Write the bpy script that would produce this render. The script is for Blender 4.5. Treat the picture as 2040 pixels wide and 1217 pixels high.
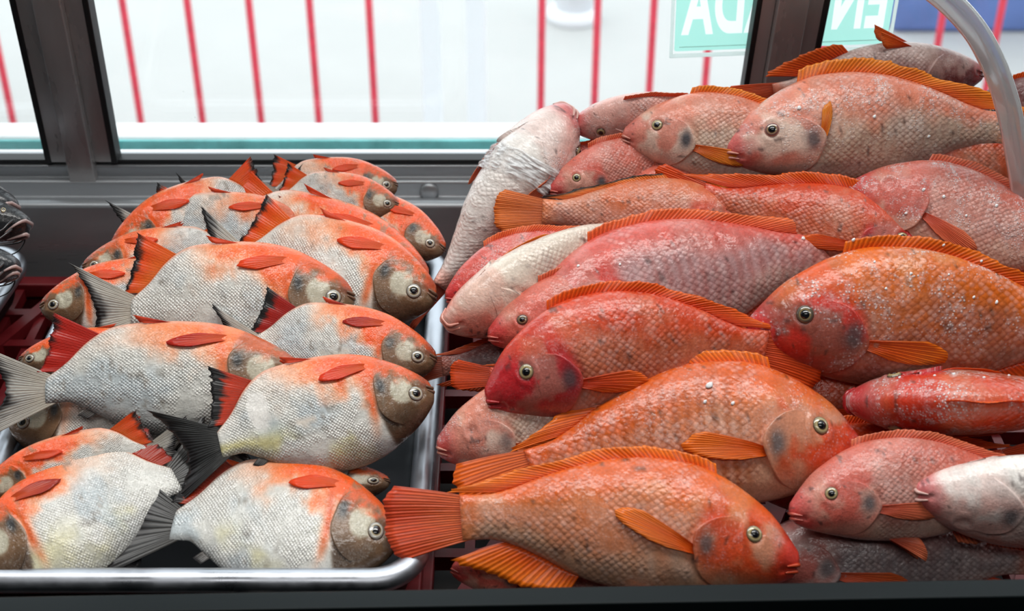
import bpy, math, random
import numpy as np
from mathutils import Vector, Matrix

for o in list(bpy.data.objects):
    bpy.data.objects.remove(o, do_unlink=True)
SC = bpy.context.scene
COL = SC.collection
R = math.radians

# ------------------------------------------------------------------ camera
CAM = Vector((0.0, 0.0, 0.69)); PITCH = R(33.0); FPX = 2040 * 50.0 / 36.0
cd = bpy.data.cameras.new('camera'); cd.lens = 50; cd.sensor_width = 36; cd.sensor_fit = 'HORIZONTAL'
cd.clip_start = 0.02; cd.clip_end = 200
cd.dof.use_dof = True; cd.dof.focus_distance = 1.13; cd.dof.aperture_fstop = 7.0
co = bpy.data.objects.new('camera', cd); COL.objects.link(co)
co.location = CAM; co.rotation_euler = (R(90) - PITCH, 0, 0)
SC.camera = co

# ------------------------------------------------------------------ world, lights, exposure
W = bpy.data.worlds.new('overcast_sky'); SC.world = W; W.use_nodes = True
bg = W.node_tree.nodes['Background']; bg.inputs[0].default_value = (0.93, 0.97, 1.0, 1); bg.inputs[1].default_value = 2.3

def area(name, loc, rot, sx, sy, power, color=(1, 1, 1)):
    l = bpy.data.lights.new(name, 'AREA'); l.shape = 'RECTANGLE'; l.size = sx; l.size_y = sy
    l.energy = power; l.color = color
    o = bpy.data.objects.new(name, l); COL.objects.link(o); o.location = loc; o.rotation_euler = rot
    return o
area('ceiling_lamp', (0.0, 1.0, 1.5), (0, 0, 0), 1.9, 0.35, 23, (1.0, 0.99, 0.96))
area('ceiling_lamp', (0.15, -0.55, 1.85), (R(20), 0, 0), 1.9, 0.35, 9, (1.0, 0.98, 0.95))
VS = SC.view_settings
VS.view_transform = 'Standard'; VS.look = 'None'; VS.gamma = 1.0; VS.use_curve_mapping = False; VS.exposure = 0.0

# ------------------------------------------------------------------ pixel helpers (full 2040 x 1217 frame)
FW = Vector((0, math.cos(PITCH), -math.sin(PITCH))); UP = Vector((0, math.sin(PITCH), math.cos(PITCH)))
def ray(u, v):
    return FW + Vector(((u - 1020) / FPX, 0, 0)) + UP * (-(v - 608.5) / FPX)
def at_y(u, v, y):
    d = ray(u, v); return CAM + d * ((y - CAM.y) / d.y)
def at_z(u, v, z):
    d = ray(u, v); return CAM + d * ((z - CAM.z) / d.z)
def on_slope(u, v, y0, z0, k):            # surface z = z0 + k (y - y0)
    d = ray(u, v); s = (z0 + k * (CAM.y - y0) - CAM.z) / (d.z - k * d.y)
    return CAM + d * s
def zv(v, y): return at_y(1020, v, y).z
def yv(v, z): return at_z(1020, v, z).y

# ------------------------------------------------------------------ noise
def _h(ix, iy, s):
    n = np.sin(ix * 127.1 + iy * 311.7 + s * 74.7) * 43758.5453
    return n - np.floor(n)
def vnoise(x, y, s=0.0):
    ix = np.floor(x); iy = np.floor(y); fx = x - ix; fy = y - iy
    fx = fx * fx * (3 - 2 * fx); fy = fy * fy * (3 - 2 * fy)
    a = _h(ix, iy, s); b = _h(ix + 1, iy, s); c = _h(ix, iy + 1, s); d = _h(ix + 1, iy + 1, s)
    return a + (b - a) * fx + (c - a) * fy + (a - b - c + d) * fx * fy
def fbm(x, y, s=0.0, o=4):
    r = 0; a = .5; t = 0
    for i in range(o):
        r = r + a * vnoise(x, y, s + i * 3.1); t += a; a *= .5; x = x * 2.03; y = y * 2.03
    return r / t
def sstep(a, b, x):
    t = np.clip((x - a) / (b - a), 0, 1); return t * t * (3 - 2 * t)
def lin(c):
    c = np.asarray(c, float) / 255.0
    return np.where(c <= .04045, c / 12.92, ((c + .055) / 1.055) ** 2.4)
def mixc(a, b, m):
    m = np.asarray(m)[:, None]; return a * (1 - m) + np.asarray(b, float) * m

# ------------------------------------------------------------------ materials
class NT:
    def __init__(s, name):
        s.m = bpy.data.materials.new(name); s.m.use_nodes = True; s.t = s.m.node_tree
        s.b = s.t.nodes['Principled BSDF']; s.out = s.t.nodes['Material Output']
    def n(s, ty, **kw):
        nd = s.t.nodes.new(ty)
        for k, v in kw.items(): setattr(nd, k, v)
        return nd
    def l(s, a, b): s.t.links.new(a, b)
    def set(s, **kw):
        for k, v in kw.items():
            s.b.inputs[k.replace('_', ' ')].default_value = v
    def math(s, op, a, b=None, clamp=False):
        nd = s.n('ShaderNodeMath', operation=op, use_clamp=clamp)
        for i, x in enumerate((a, b)):
            if x is None: continue
            if isinstance(x, (int, float)): nd.inputs[i].default_value = x
            else: s.l(x, nd.inputs[i])
        return nd.outputs[0]
    def mix(s, fac, a, b, bt='MIX'):
        nd = s.n('ShaderNodeMix', data_type='RGBA', blend_type=bt)
        for i, x in ((0, fac), (6, a), (7, b)):
            if isinstance(x, (int, float)): nd.inputs[i].default_value = x
            elif isinstance(x, tuple): nd.inputs[i].default_value = x if len(x) == 4 else (*x, 1)
            else: s.l(x, nd.inputs[i])
        return nd.outputs[2]
    def noise(s, scale, detail=3, vec=None, rough=.5, dim='3D'):
        nd = s.n('ShaderNodeTexNoise', noise_dimensions=dim)
        nd.inputs['Scale'].default_value = scale; nd.inputs['Detail'].default_value = detail
        nd.inputs['Roughness'].default_value = rough
        if vec is not None: s.l(vec, nd.inputs['Vector'])
        return nd.outputs['Fac']
    def ramp(s, fac, p0, p1, v0=0.0, v1=1.0):
        nd = s.n('ShaderNodeMapRange'); nd.interpolation_type = 'SMOOTHSTEP'
        s.l(fac, nd.inputs[0])
        for i, x in zip((1, 2, 3, 4), (p0, p1, v0, v1)): nd.inputs[i].default_value = x
        return nd.outputs[0]
    def bump(s, h, dist, strength=1.0, nrm=None):
        nd = s.n('ShaderNodeBump'); nd.inputs['Strength'].default_value = strength
        nd.inputs['Distance'].default_value = dist; s.l(h, nd.inputs['Height'])
        if nrm is not None: s.l(nrm, nd.inputs['Normal'])
        return nd.outputs[0]

def srgb(r, g, b): return tuple(float(x) for x in lin((r, g, b))) + (1.0,)

def fish_skin(name, scale, metal, rough, bumpd, lattice=(1.0, 1.0), shine=(1, 1, 1), edge=.35, glit=.6):
    m = NT(name)
    col = m.n('ShaderNodeAttribute', attribute_name='col').outputs['Color']
    scl = m.n('ShaderNodeAttribute', attribute_name='scl').outputs['Fac']
    frost = m.n('ShaderNodeAttribute', attribute_name='frost').outputs['Fac']
    uv = m.n('ShaderNodeUVMap', uv_map='skin').outputs['UV']
    rnd = m.n('ShaderNodeObjectInfo').outputs['Random']
    off = m.n('ShaderNodeCombineXYZ'); m.l(m.math('MULTIPLY', rnd, 37.0), off.inputs[0]); m.l(m.math('MULTIPLY', rnd, 91.0), off.inputs[1])
    add = m.n('ShaderNodeVectorMath', operation='ADD'); m.l(uv, add.inputs[0]); m.l(off.outputs[0], add.inputs[1]); v = add.outputs[0]
    # slightly warped diamond lattice of scales
    wn = m.n('ShaderNodeTexNoise', noise_dimensions='2D'); wn.inputs['Scale'].default_value = 9; m.l(v, wn.inputs['Vector'])
    wm = m.n('ShaderNodeVectorMath', operation='MULTIPLY_ADD'); m.l(wn.outputs['Color'], wm.inputs[0]); wm.inputs[1].default_value = (.012, .012, 0); m.l(uv, wm.inputs[2])
    mp = m.n('ShaderNodeMapping'); mp.inputs['Rotation'].default_value = (0, 0, R(45)); m.l(wm.outputs[0], mp.inputs[0])
    pre = m.n('ShaderNodeVectorMath', operation='MULTIPLY'); m.l(wm.outputs[0], pre.inputs[0]); pre.inputs[1].default_value = (lattice[0], lattice[1], 1); m.l(pre.outputs[0], mp.inputs[0])
    vo = m.n('ShaderNodeTexVoronoi', voronoi_dimensions='2D'); vo.inputs['Scale'].default_value = scale; vo.inputs['Randomness'].default_value = .22
    m.l(mp.outputs[0], vo.inputs['Vector'])
    d = vo.outputs['Distance']
    cell = m.n('ShaderNodeSeparateColor'); m.l(vo.outputs['Color'], cell.inputs[0]); cr = cell.outputs[0]
    dome = m.ramp(d, .75, .05)                       # 1 in a scale's middle, 0 at its edge
    worn = m.ramp(m.noise(7, 4, v, .6, '2D'), .36, .52)   # patches where scales lie flat
    amt = m.math('MULTIPLY', scl, worn)
    big = m.noise(14, 4, v, .6, '2D'); fine = m.noise(120, 3, v, .6, '2D')
    c = m.mix(1.0, col, m.mix(m.ramp(big, .3, .7), (.90, .90, .90), (1.08, 1.08, 1.08)), 'MULTIPLY')
    c = m.mix(1.0, c, m.mix(m.ramp(fine, .3, .7), (.90, .90, .90), (1.08, 1.08, 1.08)), 'MULTIPLY')
    c = m.mix(m.math('MULTIPLY', m.math('SUBTRACT', 1.0, dome), m.math('MULTIPLY', amt, edge)), c, m.mix(1.0, c, (.5, .46, .46), 'MULTIPLY'))
    c = m.mix(m.math('MULTIPLY', m.math('MULTIPLY', m.ramp(cr, .25, 1.0), dome), m.math('MULTIPLY', amt, glit)), c, m.mix(.6, c, shine))
    fv = m.n('ShaderNodeTexVoronoi', voronoi_dimensions='2D'); fv.inputs['Scale'].default_value = 105; m.l(v, fv.inputs['Vector'])
    fc = m.n('ShaderNodeSeparateColor'); m.l(fv.outputs['Color'], fc.inputs[0])
    grain = m.math('MULTIPLY', m.ramp(fv.outputs['Distance'], .42, .16), m.ramp(fc.outputs[1], .35, .8))
    zone = m.ramp(m.noise(9, 4, v, .65, '2D'), .42, .66)
    haze = m.math('MULTIPLY', m.ramp(m.noise(40, 5, v, .7, '2D'), .42, .72), .5)
    fr = m.math('MULTIPLY', m.math('ADD', m.math('MULTIPLY', grain, .85), haze, True), zone)
    fr = m.math('MULTIPLY', fr, frost, True)
    c = m.mix(fr, c, (.82, .84, .86))
    m.l(c, m.b.inputs['Base Color'])
    m.l(m.math('MULTIPLY', amt, metal), m.b.inputs['Metallic'])
    m.l(m.math('ADD', m.ramp(big, .2, .8, rough - .08, rough + .1), m.math('MULTIPLY', fr, .2)), m.b.inputs['Roughness'])
    m.set(Coat_Weight=.5, Coat_Roughness=.07, Specular_IOR_Level=.3)
    h = m.math('MULTIPLY', m.math('MULTIPLY', dome, amt), 1.0)
    n1 = m.bump(h, bumpd, .9)
    n2 = m.bump(m.math('ADD', m.math('MULTIPLY', big, .6), m.math('ADD', m.math('MULTIPLY', fine, .12), m.math('MULTIPLY', fr, .5))), .0022, .7, n1)
    m.l(n2, m.b.inputs['Normal'])
    m.b.inputs['Subsurface Weight'].default_value = .0
    # thin watery film over the skin: wide ripples only
    n3 = m.bump(m.math('ADD', m.noise(26, 2, v, .5, '2D'), m.math('MULTIPLY', m.noise(130, 2, v, .5, '2D'), .12)), .003, .5)
    m.l(n3, m.b.inputs['Coat Normal'])
    return m.m

SKIN_PACU = fish_skin('pacu_skin', 88, .22, .31, .00048, (1, 1), (.95, .95, .93), .55)
SKIN_TIL = fish_skin('tilapia_skin', 54, .05, .34, .0004, (1.0, 1.15), (.86, .72, .68), .34, .34)
SKIN_CAT = fish_skin('catfish_skin', 40, .0, .25, .0005, (1, 1), (.2, .2, .2), .1)

def mat_fin():
    m = NT('fin_membrane')
    col = m.n('ShaderNodeAttribute', attribute_name='col').outputs['Color']
    uv = m.n('ShaderNodeUVMap', uv_map='skin').outputs['UV']
    sp = m.n('ShaderNodeSeparateXYZ'); m.l(uv, sp.inputs[0])
    w = m.math('SINE', m.math('MULTIPLY', sp.outputs[0], 4 * math.pi))
    rayv = m.ramp(w, -.8, .9)
    nz = m.noise(6, 4, uv, .6, '2D')
    c = m.mix(1.0, col, m.mix(rayv, (.84, .74, .70), (1.2, 1.2, 1.2)), 'MULTIPLY')
    c = m.mix(1.0, c, m.mix(m.ramp(nz, .3, .7), (.88, .86, .84), (1.12, 1.12, 1.12)), 'MULTIPLY')
    m.l(c, m.b.inputs['Base Color'])
    m.set(Roughness=.34, Coat_Weight=.3, Coat_Roughness=.12, Specular_IOR_Level=.3)
    m.l(m.bump(rayv, .0004, .7), m.b.inputs['Normal'])
    tr = m.n('ShaderNodeBsdfTranslucent'); m.l(c, tr.inputs[0])
    mx = m.n('ShaderNodeMixShader'); mx.inputs[0].default_value = .28
    m.l(m.b.outputs[0], mx.inputs[1]); m.l(tr.outputs[0], mx.inputs[2]); m.l(mx.outputs[0], m.out.inputs[0])
    return m.m
FIN = mat_fin()
def mat_vcol(name, rough=.2, coat=.6, metal=0.0):
    m = NT(name)
    m.l(m.n('ShaderNodeAttribute', attribute_name='col').outputs['Color'], m.b.inputs['Base Color'])
    m.set(Roughness=rough, Coat_Weight=coat, Coat_Roughness=.05, Metallic=metal)
    return m.m
EYE = mat_vcol('eye_wet', .12, 1.0)
LIP = mat_vcol('lip_flesh', .3, .5)

def simple(name, c, rough=.5, metal=0.0, nscale=0, namt=.15, bumpd=0.0, coat=0.0, stretch=None):
    m = NT(name); m.set(Roughness=rough, Metallic=metal, Coat_Weight=coat)
    if nscale:
        tc = m.n('ShaderNodeTexCoord').outputs['Object']
        if stretch:
            mp = m.n('ShaderNodeMapping'); mp.inputs['Scale'].default_value = stretch; m.l(tc, mp.inputs[0]); tc = mp.outputs[0]
        f = m.noise(nscale, 5, tc, .6)
        a = tuple(x * (1 - namt) for x in c[:3]); b = tuple(min(1, x * (1 + namt)) for x in c[:3])
        m.l(m.mix(m.ramp(f, .3, .7), a, b), m.b.inputs['Base Color'])
        m.l(m.ramp(f, .25, .75, max(.03, rough - .1), rough + .12), m.b.inputs['Roughness'])
        if bumpd: m.l(m.bump(f, bumpd, .6), m.b.inputs['Normal'])
    else: m.set(Base_Color=c)
    return m.m
STEEL_TRAY = simple('tray_steel', srgb(184, 188, 196), .36, 1.0, 30, .08, .0004)
BASIN_SHADED = simple('tray_steel_shaded', srgb(44, 45, 48), .5, 1.0, 30, .15, .0004)  # tray steel darkened: the shade inside the basin is put into its colour
STEEL_DARK = simple('case_steel', srgb(168, 172, 176), .34, .5, 18, .12, .0003, stretch=(.15, 1, 1))
STEEL_POST = simple('window_aluminium', srgb(186, 184, 184), .28, .5, 14, .16, .0002, stretch=(1, 1, .12))
STEEL_FRONT = simple('front_rail_steel', srgb(15, 22, 24), .4, .2, 12, .1, .0002, stretch=(.1, 1, 1))
_sp = [n for n in STEEL_FRONT.node_tree.nodes if n.type == 'BSDF_PRINCIPLED'][0]; _sp.inputs['Specular IOR Level'].default_value = .12; _sp.inputs['Metallic'].default_value = 0.0
RUBBER = simple('glazing_gasket', srgb(28, 30, 32), .5)
CRATE = simple('crate_plastic', srgb(112, 22, 28), .42, 0, 40, .15, .0003)
WHITE_STONE = simple('white_sill_stone', srgb(238, 240, 242), .5, 0, 25, .03)
TEAL = simple('teal_paint', srgb(110, 192, 192), .35, 0, 30, .18)
RED_BAR = simple('red_fence_paint', srgb(226, 62, 84), .4, 0, 60, .12)
WHITE_PAINT = simple('white_fence_paint', srgb(242, 244, 248), .4)
GROUND = simple('pale_concrete', srgb(192, 192, 190), .8, 0, 2.2, .035)
BLUE = simple('blue_paint', srgb(96, 120, 178), .4, 0, 6, .12)
def mat_sheet(name, c):
    m = NT(name); m.set(Base_Color=c, Roughness=.45); t = m.n('ShaderNodeBsdfTranslucent'); t.inputs[0].default_value = c
    mx = m.n('ShaderNodeMixShader'); mx.inputs[0].default_value = .75; m.l(m.b.outputs[0], mx.inputs[1]); m.l(t.outputs[0], mx.inputs[2]); m.l(mx.outputs[0], m.out.inputs[0]); return m.m
SIGN_T = mat_sheet('sign_teal_plastic', srgb(172, 226, 214)); SIGN_W = mat_sheet('sign_white_plastic', srgb(240, 246, 244))
WALL = simple('shop_wall', srgb(84, 86, 88), .8, 0, 3, .05)
DARKFLOOR = simple('shop_floor', srgb(60, 58, 56), .6, 0, 4, .1)
CEIL = simple('shop_ceiling', srgb(150, 150, 148), .85, 0, 3, .04)
BASE = simple('case_base', srgb(34, 30, 30), .5, 0, 20, .2)

def mat_glass(name, tint=(.96, .985, .985), fac=.05):
    m = NT(name); t = m.n('ShaderNodeBsdfTransparent'); t.inputs[0].default_value = (*tint, 1)
    g = m.n('ShaderNodeBsdfGlossy'); g.inputs['Roughness'].default_value = .03
    fr = m.n('ShaderNodeFresnel'); fr.inputs[0].default_value = 1.45
    mx = m.n('ShaderNodeMixShader'); m.l(m.math('MULTIPLY', fr.outputs[0], .8), mx.inputs[0])
    m.l(t.outputs[0], mx.inputs[1]); m.l(g.outputs[0], mx.inputs[2])
    # dust and dried drops on the pane
    tc = m.n('ShaderNodeTexCoord').outputs['Object']
    f = m.math('MULTIPLY', m.ramp(m.noise(260, 4, tc, .7), .68, .78), m.ramp(m.noise(9, 3, tc), .45, .65))
    df = m.n('ShaderNodeBsdfDiffuse'); df.inputs[0].default_value = (.9, .9, .9, 1)
    m2 = m.n('ShaderNodeMixShader'); m.l(m.math('MULTIPLY', f, .6), m2.inputs[0]); m.l(mx.outputs[0], m2.inputs[1]); m.l(df.outputs[0], m2.inputs[2])
    m.l(m2.outputs[0], m.out.inputs[0]); return m.m
GLASS = mat_glass('window_glass')
def mat_acrylic():
    m = NT('acrylic_edge'); m.set(Base_Color=srgb(240, 246, 248), Roughness=.15, Transmission_Weight=.55, IOR=1.45, Coat_Weight=.3)
    return m.m
ACRYLIC = mat_acrylic()
def mat_film():
    m = NT('plastic_film'); m.set(Base_Color=(.93, .94, .95, 1), Roughness=.18, Coat_Weight=.6)
    t = m.n('ShaderNodeBsdfTransparent'); mx = m.n('ShaderNodeMixShader')
    f = m.noise(60, 4, m.n('ShaderNodeTexCoord').outputs['Object'], .6)
    m.l(m.ramp(f, .35, .7, .10, .75), mx.inputs[0]); m.l(t.outputs[0], mx.inputs[1]); m.l(m.b.outputs[0], mx.inputs[2]); m.l(mx.outputs[0], m.out.inputs[0])
    return m.m
FILM = mat_film()
def mat_ice():
    m = NT('ice_chip'); m.set(Base_Color=(.93, .95, .96, 1), Roughness=.3, Transmission_Weight=.12, IOR=1.31)
    return m.m
ICE = mat_ice()

# ------------------------------------------------------------------ object helpers
def tag(o, label=None, cat=None, group=None, kind=None):
    if label: o['label'] = label
    if cat: o['category'] = cat
    if group: o['group'] = group
    if kind: o['kind'] = kind
    return o
def mesh_obj(name, verts, faces, mat, parent=None, smooth=True, col=None, uv=None, attrs=None):
    me = bpy.data.meshes.new(name)
    v = np.asarray(verts, float)
    me.from_pydata(v.tolist(), [], faces.tolist() if isinstance(faces, np.ndarray) else faces)
    if smooth: me.polygons.foreach_set('use_smooth', np.ones(len(me.polygons), bool))
    if col is not None:
        a = me.attributes.new('col', 'FLOAT_COLOR', 'POINT')
        a.data.foreach_set('color', np.concatenate([np.clip(col, 0, 1), np.ones((len(v), 1))], 1).astype(np.float32).ravel())
    for k, x in (attrs or {}).items():
        a = me.attributes.new(k, 'FLOAT', 'POINT'); a.data.foreach_set('value', np.asarray(x, np.float32))
    if uv is not None:
        ul = me.uv_layers.new(name='skin'); li = np.zeros(len(me.loops), int); me.loops.foreach_get('vertex_index', li)
        ul.data.foreach_set('uv', np.asarray(uv, np.float32)[li].ravel())
    me.materials.append(mat); me.update()
    o = bpy.data.objects.new(name, me); COL.objects.link(o)
    if parent is not None: o.parent = parent
    return o
def empty(name, loc=(0, 0, 0), mat=None):
    o = bpy.data.objects.new(name, None); COL.objects.link(o); o.empty_display_size = .02
    if mat is not None: o.matrix_world = mat
    else: o.location = loc
    return o
class MB:
    def __init__(s): s.v = []; s.f = []
    def box(s, x0, x1, y0, y1, z0, z1):
        return s.hexa([(x, y, z) for z in (z0, z1) for y in (y0, y1) for x in (x0, x1)])
    def hexa(s, p):     # 8 corners ordered x fastest, then y, then z
        b = len(s.v); s.v += [tuple(q) for q in p]
        s.f += [tuple(b + i for i in q) for q in ((0, 2, 3, 1), (4, 5, 7, 6), (0, 1, 5, 4), (2, 6, 7, 3), (0, 4, 6, 2), (1, 3, 7, 5))]; return s
    def bar(s, a, b, w, h, up=Vector((0, 0, 1))):   # a box beam from a to b, w across, h along up
        a = Vector(a); b = Vector(b); d = (b - a).normalized(); side = d.cross(up).normalized(); u = side.cross(d)
        return s.hexa([q + side * sx * w / 2 + u * su * h / 2 for su in (-1, 1) for q in (a, b) for sx in (-1, 1)])
    def tube(s, path, rad, n=12, cap=True):
        path = [Vector(p) for p in path]; k = len(path); b = len(s.v)
        rr = rad if hasattr(rad, '__len__') else [rad] * k
        prev = None
        for i, p in enumerate(path):
            d = (path[min(i + 1, k - 1)] - path[max(i - 1, 0)]).normalized()
            ref = prev if prev is not None else (Vector((0, 0, 1)) if abs(d.z) < .9 else Vector((1, 0, 0)))
            e = (ref - d * ref.dot(d)).normalized(); prev = e; g = d.cross(e)
            for j in range(n):
                a = 2 * math.pi * j / n; s.v.append(tuple(p + (e * math.cos(a) + g * math.sin(a)) * rr[i]))
        for i in range(k - 1):
            for j in range(n):
                s.f.append((b + i * n + j, b + i * n + (j + 1) % n, b + (i + 1) * n + (j + 1) % n, b + (i + 1) * n + j))
        if cap:
            s.f.append(tuple(b + j for j in reversed(range(n)))); s.f.append(tuple(b + (k - 1) * n + j for j in range(n)))
        return s
    def build(s, name, mat, parent=None, smooth=False, bevel=0.0, seg=2):
        o = mesh_obj(name, s.v, s.f, mat, parent, smooth)
        if bevel:
            m = o.modifiers.new('bevel', 'BEVEL'); m.width = bevel; m.segments = seg; m.limit_method = 'ANGLE'
            o.data.polygons.foreach_set('use_smooth', np.ones(len(o.data.polygons), bool))
            w = o.modifiers.new('wn', 'WEIGHTED_NORMAL')
        return o

# ------------------------------------------------------------------ the setting: shop shell, outside ground
GZ = -1.0
tag(MB().box(-3.2, 3.2, -2.6, 1.36, GZ - .05, GZ).build('floor', DARKFLOOR), kind='structure')
tag(MB().box(-3.2, 3.2, -2.6, 1.36, 2.0, 2.05).build('ceiling', CEIL), kind='structure')
tag(MB().box(-3.25, 3.25, -2.65, -2.6, GZ, 2.05).build('wall_back', WALL), kind='structure')
tag(MB().box(-3.25, -3.2, -2.6, 1.36, GZ, 2.05).build('wall_left', WALL), kind='structure')
tag(MB().box(3.2, 3.25, -2.6, 1.36, GZ, 2.05).build('wall_right', WALL), kind='structure')
tag(MB().box(-14, 14, 1.36, 26, GZ - .05, GZ - .001).build('ground', GROUND), kind='structure')

# ------------------------------------------------------------------ the display case: base, sill, front rail
ZB = -0.145
tag(MB().box(-1.1, 1.1, .66, 1.225, ZB - .02, ZB).build('trim_1', BASE), kind='structure')
def profile(name, pts, mat, x0=-1.2, x1=1.2, parent=None, bevel=.0015):
    n = len(pts); v = [(x0, y, z) for y, z in pts] + [(x1, y, z) for y, z in pts]
    f = [(i, (i + 1) % n, n + (i + 1) % n, n + i) for i in range(n)] + [tuple(reversed(range(n))), tuple(range(n, 2 * n))]
    o = mesh_obj(name, v, f, mat, parent, False)
    if bevel:
        m = o.modifiers.new('bevel', 'BEVEL'); m.width = bevel; m.segments = 3; m.limit_method = 'ANGLE'
        o.data.polygons.foreach_set('use_smooth', np.ones(n + 2, bool)); o.modifiers.new('wn', 'WEIGHTED_NORMAL')
    return o
y1 = 1.225; y2 = 1.252
sill = profile('trim_2', [(y1, ZB - .02), (y1, zv(410, y1)), (yv(397, zv(410, y1) + .003), zv(410, y1) + .003), (y2, zv(393, y2)), (y2, zv(361, y2)),
                          (1.30, zv(361, y2)), (1.30, ZB - .02)], STEEL_DARK, bevel=.003)
tag(sill, kind='structure')
# a pressed steel button on the sill face
p = at_y(855, 381, y2); MBp = MB()
MBp.tube([(p.x, y2 + .002, p.z), (p.x, y2 - .003, p.z), (p.x, y2 - .0045, p.z)], [.0095, .0095, .007], 24)
MBp.build('rivet', STEEL_DARK, sill, True)

# ------------------------------------------------------------------ the sloping window over the sill
YG = 1.275; ZG = zv(345, YG); LEAN = math.tan(R(12.0))
def on_glass(u, v, off=0.0):              # the leaning window plane, off = metres towards the room
    d = ray(u, v); yy = YG - off
    s = (yy - CAM.y - (CAM.z - ZG) * LEAN) / (d.y + d.z * LEAN); return CAM + d * s
def gp(x, z, off=0.0): return Vector((x, YG - off - (z - ZG) * LEAN, z))
win = empty('window_1', gp(0, ZG)); tag(win, kind='structure')
Wi = win.matrix_world
def gbox(mb, x0, x1, z0, z1, o0, o1, x0t=None, x1t=None):
    x0t = x0 if x0t is None else x0t; x1t = x1 if x1t is None else x1t
    P = [gp(x0, z0, o0), gp(x1, z0, o0), gp(x0, z0, o1), gp(x1, z0, o1), gp(x0t, z1, o0), gp(x1t, z1, o0), gp(x0t, z1, o1), gp(x1t, z1, o1)]
    q = Vector(win.location); mb.hexa([a - q for a in P]); return mb
zt = .75
zr0 = zv(360, YG - .012); zr1 = zv(327, YG - .012); 
gbox(MB(), -1.2, 1.2, zr0 - .004, zr1, .012, -.02).build('bottom_rail', STEEL_DARK, win, bevel=.002)
gbox(MB(), -1.2, 1.2, zr0 + .002, zr0 + .006, .0145, .011).build('rail_bead', STEEL_DARK, win, bevel=.001)
gbox(MB(), -1.2, 1.2, zr1 + .0005, zr1 + .0055, .009, -.006).build('glazing_gasket', RUBBER, win, bevel=.001)
posts = []
for (ub, ut, nm, wl, wc, wr) in ((176, 106, 'post', .019, .026, .019), (1510, 1572, 'post', .014, .028, .017)):
    a = on_glass(ub, 350); b = on_glass(ut, 0); sl = (b.x - a.x) / (b.z - a.z)
    xb = a.x - sl * (a.z - (zr0)); xt_ = a.x + sl * (zt - a.z); h = wc / 2
    pst = gbox(MB(), xb - h, xb + h, zr0 - .012, zt, .022, -.02, xt_ - h, xt_ + h).build(nm, STEEL_POST, win, bevel=.0015)
    xb1 = a.x + sl * (zr1 + .004 - a.z)
    for sgn, w in ((-1, wl), (1, wr)):
        e0 = xb1 + sgn * h; e1 = e0 + sgn * w; f0 = xt_ + sgn * h; f1 = f0 + sgn * w
        l0, l1 = sorted((e0, e1)); k0, k1 = sorted((f0, f1))
        gbox(MB(), l0, l1, zr1 + .004, zt, .012, -.012, k0, k1).build('glazing_bead', STEEL_POST, win, bevel=.0012)
        g0, g1 = sorted((e0 + sgn * w * .88, e1 + sgn * .0035)); 
        gbox(MB(), g0, g1, zr1 + .003, zt, .0135, -.006, g0 + xt_ - xb1, g1 + xt_ - xb1).build('gasket', RUBBER, win, bevel=.001)
    posts.append((a.x, sl))
gbox(MB(), -1.2, 1.2, zt, zt + .05, .02, -.02).build('top_rail', STEEL_POST, win)
for x0, x1 in ((-1.2, posts[0][0] - .01), (posts[0][0] + .01, posts[1][0] - .0), (posts[1][0] + .01, 1.2)):
    gbox(MB(), x0, x1, zr1, zt, .0, -.004).build('pane', GLASS, win)

# outside ledge (white stone, teal edge), white sill slab just behind the glass
zs = zv(318, 1.285)
tag(MB().box(-1.6, 1.6, 1.30, 1.308, zs - .03, zs).build('trim_3', WHITE_STONE), kind='structure')
yl = 1.52; zl0 = zv(299, yl); zl1 = zv(272, yl); ybk = yv(241, zl1 + .001)
led = tag(MB().box(-2.4, 2.4, yl + .001, ybk, zl0 - .01, zl1).build('trim_4', WHITE_STONE, bevel=.004), kind='structure')
MB().box(-2.4, 2.4, yl - .003, yl + .001, zl0 - .02, zl1 - .004).build('teal_edge_strip', TEAL, led, bevel=.001)
MB().box(-2.4, 2.4, yl + .01, ybk - .005, GZ, zl0 - .01).build('ledge_wall', WHITE_STONE, led)

# red fence with two white posts
YF = 2.8
fx = [at_y(u, 238, YF).x for u in (-98, 25, 152, 280, 403, 520, 635, 748, 1077, 1183, 1290, 1399, 1510, 1622, 1732, 1842, 1952, 2062)]
fence = empty('street_fence', (0, YF, GZ)); tag(fence, 'red barred street fence with two white posts outside the window', 'fence')
for x in fx:
    MB().tube([(x, 0, 0), (x, 0, 1.25)], .0078, 10).build('bar', RED_BAR, fence, True)
for u in (862, 950):
    x = at_y(u, 200, YF).x
    MB().box(x - .02, x + .02, -.02, .02, 0, 1.28).build('post', WHITE_PAINT, fence, bevel=.003)
MB().bar((fx[0] - .3, 0, 1.25), (fx[-1] + .3, 0, 1.25), .04, .03).build('top_rail', RED_BAR, fence)
MB().bar((fx[0] - .3, 0, .06), (fx[-1] + .3, 0, .06), .04, .03).build('bottom_rail', RED_BAR, fence)

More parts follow.
